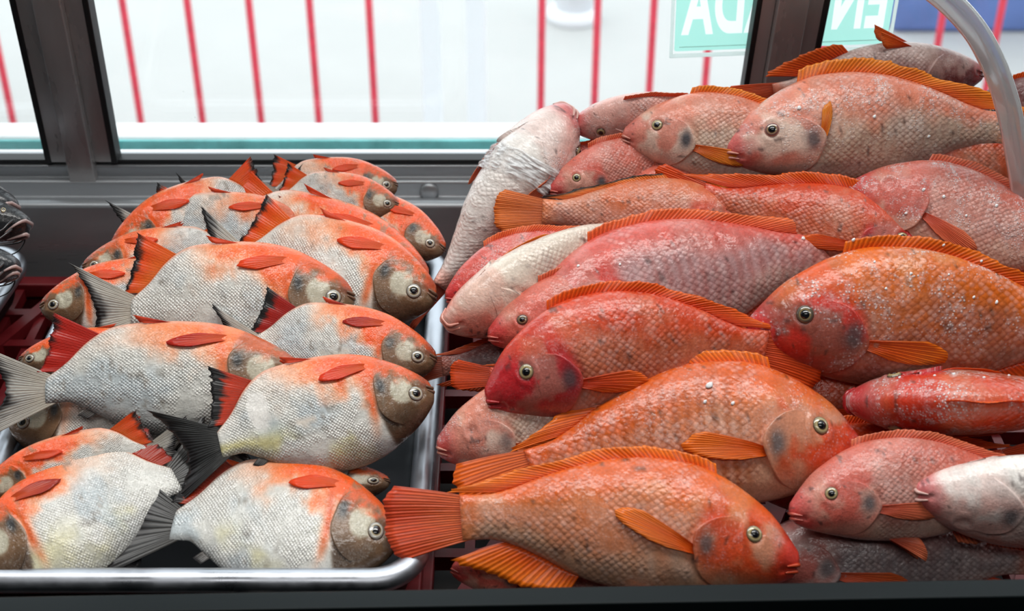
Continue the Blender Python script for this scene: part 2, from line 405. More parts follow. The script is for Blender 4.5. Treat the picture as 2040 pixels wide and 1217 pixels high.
# street furniture
pc = at_z(1145, 52, GZ)
bol = empty('bollard', (pc.x, pc.y + .06, GZ)); tag(bol, 'round white bollard standing on the pale street behind the fence', 'bollard')
MB().tube([(0, 0, .0), (0, 0, .03), (0, 0, .04)], [.085, .085, .07], 28).build('base', WHITE_PAINT, bol, True)
MB().tube([(0, 0, .04), (0, 0, .75), (0, 0, .79), (0, 0, .8)], [.062, .062, .05, .02], 28).build('column', WHITE_PAINT, bol, True)
pb = at_z(1775, 66, GZ); bin_ = empty('street_planter', (pb.x, pb.y, GZ)); tag(bin_, 'long blue box planter on the street, seen past the sign', 'planter')
MB().box(0, 1.6, 0, .5, 0, .34).build('box', BLUE, bin_, bevel=.02)
MB().box(-.02, 1.62, -.02, .52, .34, .38).build('rim', BLUE, bin_, bevel=.01)
MB().box(.03, 1.57, .03, .47, .33, .385).build('soil', BASE, bin_)

# ENTRADA sign on the outside of the glass, seen from behind
SOFF = -.008
q00 = on_glass(1340, 108, SOFF); q10 = on_glass(1768, 92, SOFF)
ex = (q10 - q00); sw = ex.length; ex.normalize(); ez = Vector((0, -LEAN, 1)).normalized(); ez = (ez - ex * ez.dot(ex)).normalized(); ey = ez.cross(ex)
sm = Matrix.Translation(q00) @ Matrix((ex, ey, ez)).transposed().to_4x4()
sign = empty('entrance_sign', mat=sm); tag(sign, 'teal plastic sign with white mirrored ENTRADA letters on the window', 'sign')
SH = .105
def rrect(w0, w1, h0, h1, r, y, n=6):
    pts = []
    for cx, cz, a0 in ((w1 - r, h1 - r, 0), (w0 + r, h1 - r, 90), (w0 + r, h0 + r, 180), (w1 - r, h0 + r, 270)):
        for i in range(n + 1):
            a = R(a0 + 90 * i / n); pts.append((cx + r * math.cos(a), y, cz + r * math.sin(a)))
    return pts
def slab(name, w0, w1, h0, h1, r, ya, yb, mat, parent):
    A = rrect(w0, w1, h0, h1, r, ya); B = rrect(w0, w1, h0, h1, r, yb); n = len(A)
    f = [tuple(range(n)), tuple(reversed(range(n, 2 * n)))] + [(i, n + i, n + (i + 1) % n, (i + 1) % n) for i in range(n)]
    return mesh_obj(name, A + B, f, mat, parent, False)
for a_ in ((-.003, .0, 0, SH), (sw, sw + .003, 0, SH), (-.003, sw + .003, -.004, 0)):
    MB().box(a_[0], a_[1], -.0006, .0006, a_[2], a_[3]).build('border', SIGN_W, sign)
def text_curve(nm):
    c = bpy.data.curves.new(nm, 'FONT'); c.body = 'ENTRADA'; c.align_x = 'CENTER'; c.offset = .036; c.space_character = 1.1
    o = bpy.data.objects.new(nm, c); COL.objects.link(o); return o
to = text_curve('lettering_source'); bpy.context.view_layer.update()
tm = bpy.data.meshes.new_from_object(to.evaluated_get(bpy.context.evaluated_depsgraph_get()))
tv = np.array([v.co for v in tm.vertices]); cx_ = (tv[:, 0].max() + tv[:, 0].min()) / 2; sx = (sw * .93) / (tv[:, 0].max() - tv[:, 0].min()); sz = .085; zb = .024
tf = [tuple(pp.vertices) for pp in tm.polygons]
mesh_obj('lettering', np.stack([sw / 2 - (tv[:, 0] - cx_) * sx, 0 * tv[:, 0], zb + tv[:, 1] * sz], 1), tf, SIGN_W, sign, False)
# the teal panel is printed round the letters: an outline with the letters left open
for o_ in bpy.context.selected_objects: o_.select_set(False)
to.select_set(True); bpy.context.view_layer.objects.active = to
bpy.ops.object.convert(target='CURVE')
to = bpy.context.view_layer.objects.active; cv = to.data; cv.dimensions = '2D'; cv.fill_mode = 'BOTH'; cv.offset = -.036
spn = cv.splines.new('POLY'); rr_ = rrect(.0, sw, .0, SH, .004, 0); spn.points.add(len(rr_) - 1); spn.use_cyclic_u = True
for p_, q_ in zip(spn.points, rr_): p_.co = (cx_ - (q_[0] - sw / 2) / sx, (q_[2] - zb) / sz, 0, 1)
bpy.context.view_layer.update()
pm = bpy.data.meshes.new_from_object(to.evaluated_get(bpy.context.evaluated_depsgraph_get())); bpy.data.objects.remove(to, do_unlink=True)
pv = np.array([v.co for v in pm.vertices])
mesh_obj('panel', np.stack([sw / 2 - (pv[:, 0] - cx_) * sx, 0 * pv[:, 0], zb + pv[:, 1] * sz], 1), [tuple(q_.vertices) for q_ in pm.polygons], SIGN_T, sign, False)
MB().box(.006, sw - .006, -.0008, -.0004, .0075, .0083).build('printed_line', SIGN_W, sign)

# front rail of the case
pa = at_y(0, 1188, .672); pb2 = at_y(2040, 1152, .672)
fr = empty('trim_5', (0, .672, 0)); tag(fr, kind='structure')
def frail(name, dz0, dz1, yo0, yo1, mat):
    P = []
    for dz in (dz0, dz1):
        for yo in (yo0, yo1):
            for q in (pa, pb2):
                e = (pb2 - pa); t = -.6 if q is pa else 1.6
                w = pa + e * t; P.append((w.x, yo, w.z + dz))
    o = MB().hexa(P).build(name, mat, fr, bevel=.0012); return o
frail('rail', -.022, 0, -.016, .0, STEEL_FRONT)
frail('rail_lip', -.17, -.0165, -.03, -.0125, STEEL_FRONT)

# curved acrylic guard at the right
pts = [at_y(u, v, 1.0 - .0 * i) for i, (u, v) in enumerate(((1795, -70), (1850, -30), (1902, 14), (1946, 66), (1980, 130), (2006, 205), (2024, 290), (2038, 380), (2046, 470)))]
def smooth_path(pts, n):
    pts = [Vector(p) for p in pts]; out = []
    k = len(pts)
    for i in range(k - 1):
        p0 = pts[max(i - 1, 0)]; p1 = pts[i]; p2 = pts[i + 1]; p3 = pts[min(i + 2, k - 1)]
        for j in range(n):
            t = j / n
            out.append(.5 * ((2 * p1) + (p2 - p0) * t + (2 * p0 - 5 * p1 + 4 * p2 - p3) * t * t + (3 * p1 - p0 - 3 * p2 + p3) * t ** 3))
    out.append(pts[-1]); return out
sp = smooth_path(pts, 6)
guard = empty('sneeze_guard', sp[-1]); tag(guard, 'curved clear acrylic guard arching over the pile of red fish', 'guard')
def band(path, w, y0, y1, origin):
    v = []; k = len(path)
    for i, p in enumerate(path):
        d = (path[min(i + 1, k - 1)] - path[max(i - 1, 0)]); nrm = Vector((-d.z, 0, d.x)).normalized()
        for yy in (y0, y1):
            for s in (-1, 1):
                v.append(Vector((p.x, p.y, p.z)) + nrm * s * w / 2 + Vector((0, yy, 0)) - origin)
    f = []
    for i in range(k - 1):
        a = 4 * i; b = 4 * (i + 1)
        for q in ((0, 1), (1, 3), (3, 2), (2, 0)): f.append((a + q[0], a + q[1], b + q[1], b + q[0]))
    f += [(0, 2, 3, 1), (4 * (k - 1), 4 * (k - 1) + 1, 4 * (k - 1) + 3, 4 * (k - 1) + 2)]
    return v, f
v, f = band(sp, .0185, -.004, .004, guard.location); o = mesh_obj('edge_band', v, f, ACRYLIC, guard, True)
m_ = o.modifiers.new('bevel', 'BEVEL'); m_.width = .0015; m_.segments = 2
sp2 = [p + Vector((.006, 0, -.004)) for p in sp]
v, f = band(sp2, .003, .004, .05, guard.location); mesh_obj('clear_sheet', v, f, GLASS, guard, True)

# ------------------------------------------------------------------ trays and crates
def tray(name, label, cx, cy, w, d, zrim, depth, rot=0.0, rr=.040):
    t = empty(name, (cx, cy, zrim - depth)); t.rotation_euler.z = rot; tag(t, label, 'tray')
    def path(inset, n=10):
        P = []
        r = max(rr - inset, .004); W2 = w / 2 - inset; D2 = d / 2 - inset
        for sx, sy, a0 in ((1, 1, 0), (-1, 1, 90), (-1, -1, 180), (1, -1, 270)):
            for i in range(n + 1):
                a = R(a0 + 90 * i / n); P.append((sx * (W2 - r) + r * math.cos(a), sy * (D2 - r) + r * math.sin(a)))
        return P
    def sweep(prof, nm, closed, parent, floor=False):
        V = []; F = []; k = None
        for ins, z in prof:
            P = path(ins); k = len(P); V += [(x, y, z) for x, y in P]
        m = len(prof)
        for i in range(m if closed else m - 1):
            a = i * k; b = ((i + 1) % m) * k
            for j in range(k): F.append((a + j, a + (j + 1) % k, b + (j + 1) % k, b + j))
        if floor: F.append(tuple(range((m - 1) * k, m * k)))
        return mesh_obj(nm, V, F, BASIN_SHADED if floor else STEEL_TRAY, parent, True)
    rim = []
    for i in range(18):
        a = 2 * math.pi * i / 18
        rim.append((.0092 - .0092 * math.cos(a), depth - .0085 + .0085 * math.sin(a)))
    rm = sweep(rim, 'rolled_rim', True, t)
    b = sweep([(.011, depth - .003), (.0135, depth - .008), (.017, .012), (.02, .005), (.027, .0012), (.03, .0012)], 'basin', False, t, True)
    s = b.modifiers.new('sheet', 'SOLIDIFY'); s.thickness = .0011; s.offset = 0
    return t
ZR = 0.0
tray('steel_tray', 'shallow stainless steel tray heaped with silver orange-bellied fish', -.232, .944, .347, .457, ZR, .05)
tray('steel_tray', 'stainless steel tray holding black catfish beside the red crate', -.622, .955, .307, .457, ZR, .05, R(-4))

def crate(x0, x1, y0, y1, zt_, label):
    c = empty('plastic_crate', ((x0 + x1) / 2, (y0 + y1) / 2, ZB)); tag(c, label, 'crate')
    ox, oy, oz = c.location; X0, X1, Y0, Y1, T = x0 - ox, x1 - ox, y0 - oy, y1 - oy, zt_ - oz
    for a, b in (((X0, Y0), (X1, Y0)), ((X0, Y1), (X1, Y1)), ((X0, Y0), (X0, Y1)), ((X1, Y0), (X1, Y1))):
        MB().bar((*a, T - .008), (*b, T - .008), .016, .016).build('rim', CRATE, c, bevel=.002)
        MB().bar((*a, T * .45), (*b, T * .45), .004, T * .9).build('side', CRATE, c)
    k = int((X1 - X0) / .034)
    for i in range(1, k):
        x = X0 + (X1 - X0) * i / k
        MB().bar((x, Y0 + .008, T - .012), (x, Y1 - .008, T - .012), .008 if i % 3 else .014, .012).build('slat', CRATE, c)
    k = int((Y1 - Y0) / .05)
    for i in range(1, k):
        y = Y0 + (Y1 - Y0) * i / k
        MB().bar((X0 + .008, y, T - .010), (X1 - .008, y, T - .010), .010, .014).build('cross_slat', CRATE, c)
    for i in range(3):
        xa = X0 + (X1 - X0) * i / 3; xb = X0 + (X1 - X0) * (i + 1) / 3
        MB().bar((xa + .01, Y0 + .01, T - .007), (xb, Y1 - .01, T - .007), .012, .012).build('brace', CRATE, c)
crate(-.62, -.075, .72, 1.19, ZR - .053, 'upturned dark red plastic crate under the two steel trays')
crate(-.068, .56, .72, 1.19, ZR - .072, 'upturned dark red plastic crate under the heap of red fish')

# ------------------------------------------------------------------ fish
def hermite(kx, ky):
    kx = np.array(kx, float); ky = np.array(ky, float); m = np.zeros_like(ky)
    d = np.diff(ky) / np.diff(kx); m[1:-1] = (d[:-1] * np.diff(kx)[1:] + d[1:] * np.diff(kx)[:-1]) / (kx[2:] - kx[:-2]); m[0] = d[0]; m[-1] = d[-1]
    s = d[:-1] * d[1:] <= 0; m[1:-1][s] = 0
    def f(x):
        x = np.clip(np.asarray(x, float), kx[0], kx[-1]); i = np.clip(np.searchsorted(kx, x) - 1, 0, len(kx) - 2)
        h = kx[i + 1] - kx[i]; t = (x - kx[i]) / h
        return ((2 * t ** 3 - 3 * t ** 2 + 1) * ky[i] + (t ** 3 - 2 * t ** 2 + t) * h * m[i] + (-2 * t ** 3 + 3 * t ** 2) * ky[i + 1] + (t ** 3 - t ** 2) * h * m[i + 1])
    return f
KIND = {
 'tilapia': dict(
    top=hermite([0, .006, .02, .05, .1, .17, .26, .36, .46, .56, .66, .76, .85, .93, 1.0], [.010, .026, .042, .070, .112, .152, .190, .209, .207, .190, .160, .122, .085, .068, .070]),
    bot=hermite([0, .006, .02, .05, .1, .17, .26, .36, .46, .56, .66, .76, .85, .93, 1.0], [.026, .042, .057, .078, .104, .133, .162, .180, .186, .180, .158, .115, .080, .064, .066]),
    thk=hermite([0, .006, .02, .05, .1, .17, .26, .36, .46, .56, .66, .76, .85, .93, 1.0], [.012, .022, .032, .048, .067, .083, .092, .094, .089, .079, .066, .050, .035, .023, .014]),
    e=1.12, eye=(.150, .040, .025), gill=(.205, -.030, .115, .105), skin=SKIN_TIL),
 'pacu': dict(
    top=hermite([0, .006, .02, .05, .1, .17, .26, .36, .46, .56, .66, .76, .85, .92, 1.0], [.010, .030, .052, .085, .128, .172, .218, .247, .253, .238, .204, .150, .094, .060, .062]),
    bot=hermite([0, .006, .02, .05, .1, .17, .26, .36, .46, .56, .66, .76, .85, .92, 1.0], [.034, .058, .080, .112, .155, .203, .252, .285, .300, .305, .302, .282, .216, .132, .060]),
    thk=hermite([0, .006, .02, .05, .1, .17, .26, .36, .46, .56, .66, .76, .85, .92, 1.0], [.016, .028, .042, .060, .078, .092, .102, .104, .098, .086, .070, .051, .034, .022, .013]),
    e=1.08, eye=(.090, -.008, .036), gill=(.165, -.030, .118, .150), skin=SKIN_PACU),
 'catfish': dict(
    top=hermite([0, .01, .03, .08, .15, .25, .4, .6, .8, 1.0], [.008, .022, .034, .052, .070, .085, .088, .075, .052, .036]),
    bot=hermite([0, .01, .03, .08, .15, .25, .4, .6, .8, 1.0], [.020, .034, .044, .058, .070, .082, .088, .074, .050, .036]),
    thk=hermite([0, .01, .03, .08, .15, .25, .4, .6, .8, 1.0], [.040, .062, .080, .102, .115, .105, .082, .058, .034, .012]),
    e=.8, eye=(.10, .030, .012), gill=(.17, -.01, .07, .055), skin=SKIN_CAT),
}
def quads(nr, nc, wrap=False):
    i = np.arange(nr - 1)[:, None]; j = np.arange(nc if wrap else nc - 1)[None, :]
    j2 = (j + 1) % nc
    return np.stack([i * nc + j + 0 * j, i * nc + j2, (i + 1) * nc + j2, (i + 1) * nc + j], -1).reshape(-1, 4)

PAL = {
 'orange': dict(back=(216, 92, 20), flank=(204, 130, 96), belly=(204, 156, 128), head=(206, 72, 34), fin=(238, 92, 20), fin2=(246, 134, 34)),
 'red':    dict(back=(206, 66, 26), flank=(192, 104, 74), belly=(176, 124, 108), head=(188, 36, 42), fin=(228, 64, 22), fin2=(240, 110, 34)),
 'amber':  dict(back=(216, 102, 22), flank=(180, 100, 70), belly=(140, 96, 82), head=(206, 54, 42), fin=(228, 82, 22), fin2=(238, 126, 30)),
 'pink':   dict(back=(206, 88, 76), flank=(184, 146, 146), belly=(198, 176, 168), head=(206, 78, 70), fin=(228, 84, 50), fin2=(240, 126, 70)),
 'rose':   dict(back=(204, 104, 86), flank=(198, 132, 118), belly=(212, 168, 150), head=(204, 98, 84), fin=(220, 86, 60), fin2=(232, 130, 92)),
 'pale':   dict(back=(214, 124, 96), flank=(202, 174, 154), belly=(224, 210, 194), head=(214, 140, 122), fin=(234, 100, 36), fin2=(246, 156, 50)),
 'white':  dict(back=(226, 170, 158), flank=(230, 212, 204), belly=(240, 234, 228), head=(228, 180, 170), fin=(228, 96, 64), fin2=(236, 140, 96)),
 'grey':   dict(back=(140, 86, 82), flank=(142, 130, 132), belly=(172, 156, 152), head=(160, 86, 78), fin=(200, 74, 40), fin2=(220, 104, 50)),
 'dusk':   dict(back=(104, 58, 58), flank=(152, 110, 104), belly=(176, 148, 140), head=(100, 50, 50), fin=(222, 74, 30), fin2=(232, 114, 40)),
 'barred': dict(back=(206, 108, 66), flank=(194, 124, 104), belly=(194, 146, 128), head=(200, 88, 68), fin=(240, 116, 44), fin2=(246, 160, 84)),
}
def colour(kind, x, z, zn, s, P, part='body'):
    n1 = fbm(x * 5 + s, z * 5, s); n2 = fbm(x * 14 + s, z * 14, s + 9); n3 = fbm(x * 30, z * 30 + s, s + 5)
    N = len(x)
    if kind == 'pacu':
        c = np.tile(np.array([214., 213, 206]), (N, 1))
        c = mixc(c, (170, 186, 196), .55 * sstep(.5, .7, n1))                       # bluish sheen patches
        c = mixc(c, (206, 196, 132), P.get('gold', .3) * sstep(.5, .68, fbm(x * 4 + s * 2, z * 4, s + 21)) * sstep(-.2, .4, zn))
        c = mixc(c, (150, 150, 148), .75 * sstep(.45, .95, zn + (n2 - .5) * .4))     # darker back
        c = mixc(c, (226, 218, 208), .6 * sstep(-.35, -.8, zn))
        lo = P.get('orange', 1.0)
        front = sstep(.80, .40, x + (n1 - .5) * .35)
        om = sstep(.10, .62, -zn + (n2 - .5) * .7 + (n1 - .5) * .5 + .30 * (sstep(.55, .25, x) - .5)) * front
        c = mixc(c, (240, 86, 10), np.clip(om * lo, 0, 1))
        c = mixc(c, (222, 150, 120), .8 * sstep(-.9, -.99, zn) * sstep(.1, .4, x))   # pink keel
        band = np.exp(-((x - .300 - .03 * (zn * zn)) / .022) ** 2) * sstep(.75, .1, zn + (n2 - .5) * .5)
        c = mixc(c, (224, 92, 34), np.clip(band * lo, 0, 1) * .95)
        hd = sstep(.285, .262, x + .05 * zn * zn)
        hc = np.tile(np.array([122., 92, 66]), (N, 1))
        hc = mixc(hc, (74, 58, 46), .85 * sstep(.0, .12, z + (n2 - .5) * .05))
        hc = mixc(hc, (192, 188, 168), .92 * sstep(1.15, .88, np.hypot((x - .150) / .048, (z + .034) / .060) + .25 * (n2 - .5)))
        hc = mixc(hc, (118, 100, 80), .7 * sstep(.07, .0, x))
        hc = mixc(hc, (226, 88, 28), np.clip(.9 * sstep(.38, .74, -zn + (n3 - .5) * .8) * lo, 0, 1))
        hc = mixc(hc, (150, 70, 60), .6 * np.exp(-((x - .03) / .03) ** 2) * sstep(.0, -.06, z))
        hc = mixc(hc, (46, 48, 50), .92 * np.clip(1.5 * np.exp(-(((x - .232) / .018) ** 2 + ((z + .075) / .034) ** 2)), 0, 1))
        c = mixc(c, hc, hd)
        sp = sstep(.66, .72, n3) * sstep(.5, .6, n1)
        c = mixc(c, (128, 118, 106), .55 * sp)
        if part == 'gill':
            c = mixc(c, (126, 96, 74), .45 * sstep(.24, .29, x))
    elif kind == 'catfish':
        c = np.tile(np.array([44., 46, 50]), (N, 1))
        c = mixc(c, (92, 90, 92), .7 * sstep(-.2, -.9, zn)); c = mixc(c, (24, 25, 27), .7 * sstep(.45, .65, n1))
    else:
        zz = zn + (n1 - .5) * .9 + (n2 - .5) * .5
        c = np.tile(np.array(P['flank'], float), (N, 1))
        c = mixc(c, P['back'], sstep(.05, .75, zz)); c = mixc(c, P['belly'], sstep(-.25, -.8, zz))
        c = mixc(c, P['back'], .35 * sstep(.55, .72, n2) * sstep(-.5, .3, zn))
        c = mixc(c, (214, 196, 190), .26 * sstep(.52, .70, fbm(x * 9 + 3, z * 9 + s, s + 2)))
        # vertical striping of the scale rows
        st = .5 + .5 * np.sin((x + .03 * zn * zn) * 2 * math.pi * 27 + (n2 - .5) * 4)
        c = mixc(c, np.array(P['back']) * .72, P.get('stripe', .22) * st * sstep(.33, .42, x) * sstep(.95, .6, np.abs(zn)))
        hd = sstep(.335, .28, x + .06 * zn * zn + (n2 - .5) * .05)
        hc = np.tile(np.array(P['head'], float), (N, 1))
        hc = mixc(hc, np.array(P['belly']), .75 * sstep(.45, .62, fbm(x * 10 + s, z * 10, s + 14)))
        hc = mixc(hc, P['back'], .65 * sstep(.05, .12, z + (n2 - .5) * .08))
        hc = mixc(hc, np.array((196, 48, 52)), .75 * sstep(.11, .02, x + (n3 - .5) * .06) * P.get('nose', .8))
        hc = mixc(hc, P['belly'], .6 * sstep(-.05, -.11, z))
        dk = P.get('spot', .8)
        hc = mixc(hc, (82, 80, 84), dk * np.clip(1.25 * np.exp(-(((x - .270) / .026) ** 2 + ((z + .020) / .036) ** 2) * (0.6 + n3)), 0, 1))
        c = mixc(c, hc, hd)
        c = mixc(c, P['fin'], .45 * sstep(.90, 1.0, x + (n2 - .5) * .1))
        fl = sstep(.80, .86, fbm(x * 42 + s * 5, z * 42, s + 33, 2))
        c = mixc(c, (52, 40, 40), P.get('specks', .5) * fl)
    return lin(c)

class Fish:
    def __init__(s, name, kind, S, T, label, group, v_up='d', roll=5, lift=0.0, h=1.0, t=1.0, bl=0.0, bv=0.0, pal='orange', seed=0, tw=0.0, frost=0.0,
                 res=(120, 60), slope=None, fins=(), gape=0.0, pa=None, pf=None, tailspread=1.0, dfin=1.0, noeye=False, S3=None, T3=None, **P):
        s.k = KIND[kind]; s.kind = kind; s.seed = float(seed); s.h = h; s.t = t; s.bl = bl; s.bv = bv; s.tw = tw
        rng = s.rng = random.Random(seed * 7 + 3)
        s.P = dict(PAL[pal]) if pal in PAL else {}; s.P.update(P)
        ls, lt = lift if isinstance(lift, tuple) else (lift, lift)
        def place(px, l):
            q = on_slope(px[0], px[1], *slope); d = (CAM - q).normalized(); return q + d * l
        A = Vector(S3) if S3 else place(S, ls); B = Vector(T3) if T3 else place(T, lt)
        a = (B - A); s.L = a.length; a.normalize(); mid = A.lerp(B, .4)
        c = (CAM - mid); c = (c - a * c.dot(a)).normalized(); ui = c.cross(a)
        if ui.dot(UP) < 0: ui = -ui
        r = R(roll); nrm = c * math.cos(r) + ui * math.sin(r); vv = ui * math.cos(r) - c * math.sin(r)
        zl = vv if v_up == 'd' else -vv; yl_ = zl.cross(a)
        s.vis = 1 if yl_.dot(nrm) > 0 else -1
        M = Matrix((a, yl_, zl)).transposed().to_4x4(); M.translation = mid
        s.root = empty(name, mat=M); tag(s.root, label, 'fish', group); s.x0 = .4
        s.frost = frost; s.body(res)
        if not noeye:
            for sd in (1, -1): s.eye(sd)
        for sd in (1, -1): s.gill(sd)
        s.lips(gape); s.fins(pa, pf, tailspread, dfin)
    # --- geometry in body units (snout at x = 0, tail base at x = 1), then bent and scaled
    def surf(s, x, z):
        H = np.where(z > 0, s.k['top'](x), s.k['bot'](x)); zn = np.clip(z / H, -1, 1)
        return s.k['thk'](x) * np.power(np.clip(1 - zn * zn, 0, 1), s.k['e'] / 2)
    def zn(s, x, z):
        return z / np.where(z > 0, s.k['top'](x), s.k['bot'](x))
    def warp(s, p):
        p = np.array(p, float); x, y, z = p[:, 0], p[:, 1] * s.t, p[:, 2] * s.h
        q = x - .4
        if s.tw:
            a = s.tw * q; y, z = y * np.cos(a) - z * np.sin(a), y * np.sin(a) + z * np.cos(a)
        # circular bends keep lengths
        def bend(x_, w, k):
            if abs(k) < 1e-4: return x_, w
            r = 1.0 / k; ang = x_ * k
            return (r - w) * np.sin(ang), r - (r - w) * np.cos(ang)
        def chord(q_, w, k):
            if abs(k) < 1e-4: return q_, w
            c0 = (1 - math.cos(.4 * k)) / k; c1 = (1 - math.cos(.6 * k)) / k; qq = q_ + .4
            q2, w2 = bend(q_, w, k); return q2, w2 - (c0 + (c1 - c0) * qq)
        q, y = chord(q, y, s.bl * s.vis); q, z = chord(q, z, s.bv)
        return np.stack([q, y, z], 1) * s.L
    def body(s, res):
        nx, na = res; k = s.k
        tt = np.linspace(0, 1, nx); x = .55 * tt ** 1.9 + .45 * tt; x = x / x[-1]
        a = np.linspace(0, 2 * math.pi, na, endpoint=False)
        X = np.repeat(x[:, None], na, 1); sa = np.sin(a)[None, :]; ca = np.cos(a)[None, :]
        Z = np.where(sa > 0, sa * k['top'](X), sa * k['bot'](X))
        Y = k['thk'](X) * np.sign(ca) * np.abs(ca) ** k['e']
        side = np.sign(ca) + 0 * X
        # socket, nostril, mouth slit, gill step, soft lumps
        ex, ez_, er = k['eye']; D = np.zeros_like(X)
        de = np.hypot(X - ex, Z - ez_)
        D += .005 * np.exp(-((de - er * 1.35) / (er * .35)) ** 2) - .007 * np.exp(-(de / (er * 1.0)) ** 2)
        D -= .004 * np.exp(-(np.hypot(X - ex * .55, Z - ez_ - .012) / .009) ** 2)
        mx = .06 if s.kind != 'catfish' else .12; mz = -.014 - .45 * X
        D -= .010 * np.exp(-((Z - mz) / .007) ** 2) * sstep(mx, mx * .8, X)
        gx, gz, gw, gh = k['gill']; tz = np.clip((Z - gz) / gh, -1, 1); gedge = gx + gw * np.sqrt(1 - tz * tz)
        D -= .008 * np.exp(-((X - gedge - .006) / .012) ** 2) * (np.abs((Z - gz) / gh) < 1)
        pre = gx + .35 * gw * np.sqrt(1 - tz * tz)
        D -= .004 * np.exp(-((X - pre + .02) / .008) ** 2) * (np.abs((Z - gz) / gh) < .9)
        D += .010 * (fbm(X * 6 + s.seed, Z * 6 + side * 3, s.seed) - .5) * sstep(.05, .3, X)
        D += .004 * (fbm(X * 22 + s.seed, Z * 22 + side * 3, s.seed + 4) - .5)
        Y = Y + side * D * np.abs(ca) ** .7
        V = np.stack([X.ravel(), Y.ravel(), Z.ravel()], 1)
        F = quads(nx, na, True).tolist(); F.append(list(range(na))[::-1]); F.append(list(range((nx - 1) * na, nx * na)))
        zn = np.repeat(np.sin(a)[None, :], nx, 0).ravel()
        xx = X.ravel(); zz = Z.ravel()
        col = colour(s.kind, xx, zz, zn, s.seed, s.P)
        bald = np.zeros(len(xx))
        for (bx, bz, rx_, rz_, bc) in s.P.get('bald', ()):
            mk = sstep(1.15, .8, np.hypot((xx - bx) / rx_, (zz - bz) / rz_) + .5 * (fbm(xx * 18, zz * 18, s.seed) - .5)); bald = np.maximum(bald, mk); col = mixc(col, lin(bc), .9 * mk)
        # arc length round each ring for the scale lattice
        Pg = np.stack([Y, Z], -1); seg = np.linalg.norm(np.roll(Pg, -1, 1) - Pg, axis=2)
        q = na // 4; U = np.zeros_like(X)
        for j in range(1, q + 1): U[:, j] = U[:, j - 1] + seg[:, j - 1]
        for j in range(q + 1, na // 2 + 1): U[:, j] = U[:, 2 * q - j] if 2 * q - j >= 0 else 0
        for j in range(na - 1, 3 * q - 1, -1): U[:, j] = U[:, (j + 1) % na] - seg[:, j]
        for j in range(na // 2 + 1, 3 * q): U[:, j] = U[:, (6 * q - j) % na]
        uv = np.stack([xx + .13 * (zn ** 2) * 0, U.ravel()], 1)
        hx = {'tilapia': .30, 'pacu': .29, 'catfish': 2}[s.kind]
        scl = sstep(hx - .01, hx + .03, xx) * (1 - bald)
        if s.kind == 'pacu': scl = scl * (1 - .75 * np.clip((col[:, 0] - col[:, 2] - .12) / .4, 0, 1))
        fr = np.full(len(xx), s.frost) * (.55 + .45 * zn)
        me = mesh_obj('body', s.warp(V), F, k['skin'], s.root, True, col, uv, {'scl': scl, 'frost': np.clip(fr, 0, 1)})
        s.bobj = me
    def frame(s, x, z, sd):
        e = 1e-3; f = lambda a, b: np.array([a, sd * float(s.surf(np.array([a]), np.array([b]))[0]), b])
        p = f(x, z); dx = f(x + e, z) - f(x - e, z); dz = f(x, z + e) - f(x, z - e); dx /= np.linalg.norm(dx); dz -= dx * dz.dot(dx); dz /= np.linalg.norm(dz)
        n = np.cross(dz, dx); n = n if n[1] * sd > 0 else -n
        return p, dx, dz, n
    def eye(s, sd):
        x, z, r = s.k['eye']; p, dx, dz, n = s.frame(x, z, sd)
        def dome(r0, prof, nm, cols, parent, lift=0):
            ns = 24; V = [p + n * (prof[0][1] * r0 + lift)]; C = [cols(0)]
            for rr, hh in prof[1:]:
                for j in range(ns):
                    a = 2 * math.pi * j / ns
                    V.append(p + (dx * math.cos(a) + dz * math.sin(a)) * rr * r0 + n * (hh * r0 + lift)); C.append(cols(rr))
            F = [(0, 1 + j, 1 + (j + 1) % ns) for j in range(ns)]
            for i in range(len(prof) - 2):
                for j in range(ns):
                    F.append((1 + i * ns + j, 1 + (i + 1) * ns + j, 1 + (i + 1) * ns + (j + 1) % ns, 1 + i * ns + (j + 1) % ns))
            if sd < 0: F = [tuple(reversed(f)) for f in F]
            return mesh_obj(nm, s.warp(np.array(V)), F, EYE, parent, True, lin(np.array(C, float)))
        iris = s.P.get('iris', (190, 174, 130) if s.kind != 'pacu' else (200, 196, 184)); rim = s.P.get('eyerim', (92, 70, 56))
        def cf(q):
            if q < .52: return (40, 36, 34)
            if q < .58: return (150, 130, 84)
            if q < .80: return iris
            if q < .92: return tuple(.75 * c for c in iris)
            return rim
        e = dome(r, [(0, .30), (.25, .29), (.45, .27), (.50, .262), (.54, .255), (.68, .22), (.80, .17), (.88, .12), (.94, .06), (1.0, -.05), (1.06, -.2)], 'eye', cf, s.root)
        dome(r * .46, [(0, .30), (.4, .26), (.75, .16), (1.0, -.02)], 'pupil', lambda q: (10, 12, 16), e, r * .262)
    def gill(s, sd):
        gx, gz, gw, gh = s.k['gill']; ns, nt = 18, 22
        sv = np.linspace(0, 1, ns); tv_ = np.linspace(-1, 1, nt) * .985
        Sx, Tt = np.meshgrid(sv, tv_, indexing='ij')
        wob = 1 + .05 * np.sin(Tt * 5 + s.seed)
        X = gx - .03 + Sx * (.03 + gw * np.sqrt(1 - Tt ** 2) * wob); Zc = gz + Tt * gh * (1 - .10 * (1 - Sx))
        lift = .001 + .0095 * Sx ** 2.2 * np.sqrt(1 - Tt ** 4 + 1e-6)
        Y = s.surf(X, Zc) + lift
        # close the rear edge down into the flank
        X2 = X[-1:] - .004; Z2 = Zc[-1:]; Y2 = s.surf(X2, Z2) - .010
        X = np.concatenate([X, X2]); Zc = np.concatenate([Zc, Z2]); Y = np.concatenate([Y, Y2])
        V = np.stack([X.ravel(), sd * Y.ravel(), Zc.ravel()], 1); F = quads(ns + 1, nt)
        if sd > 0: F = F[:, ::-1]
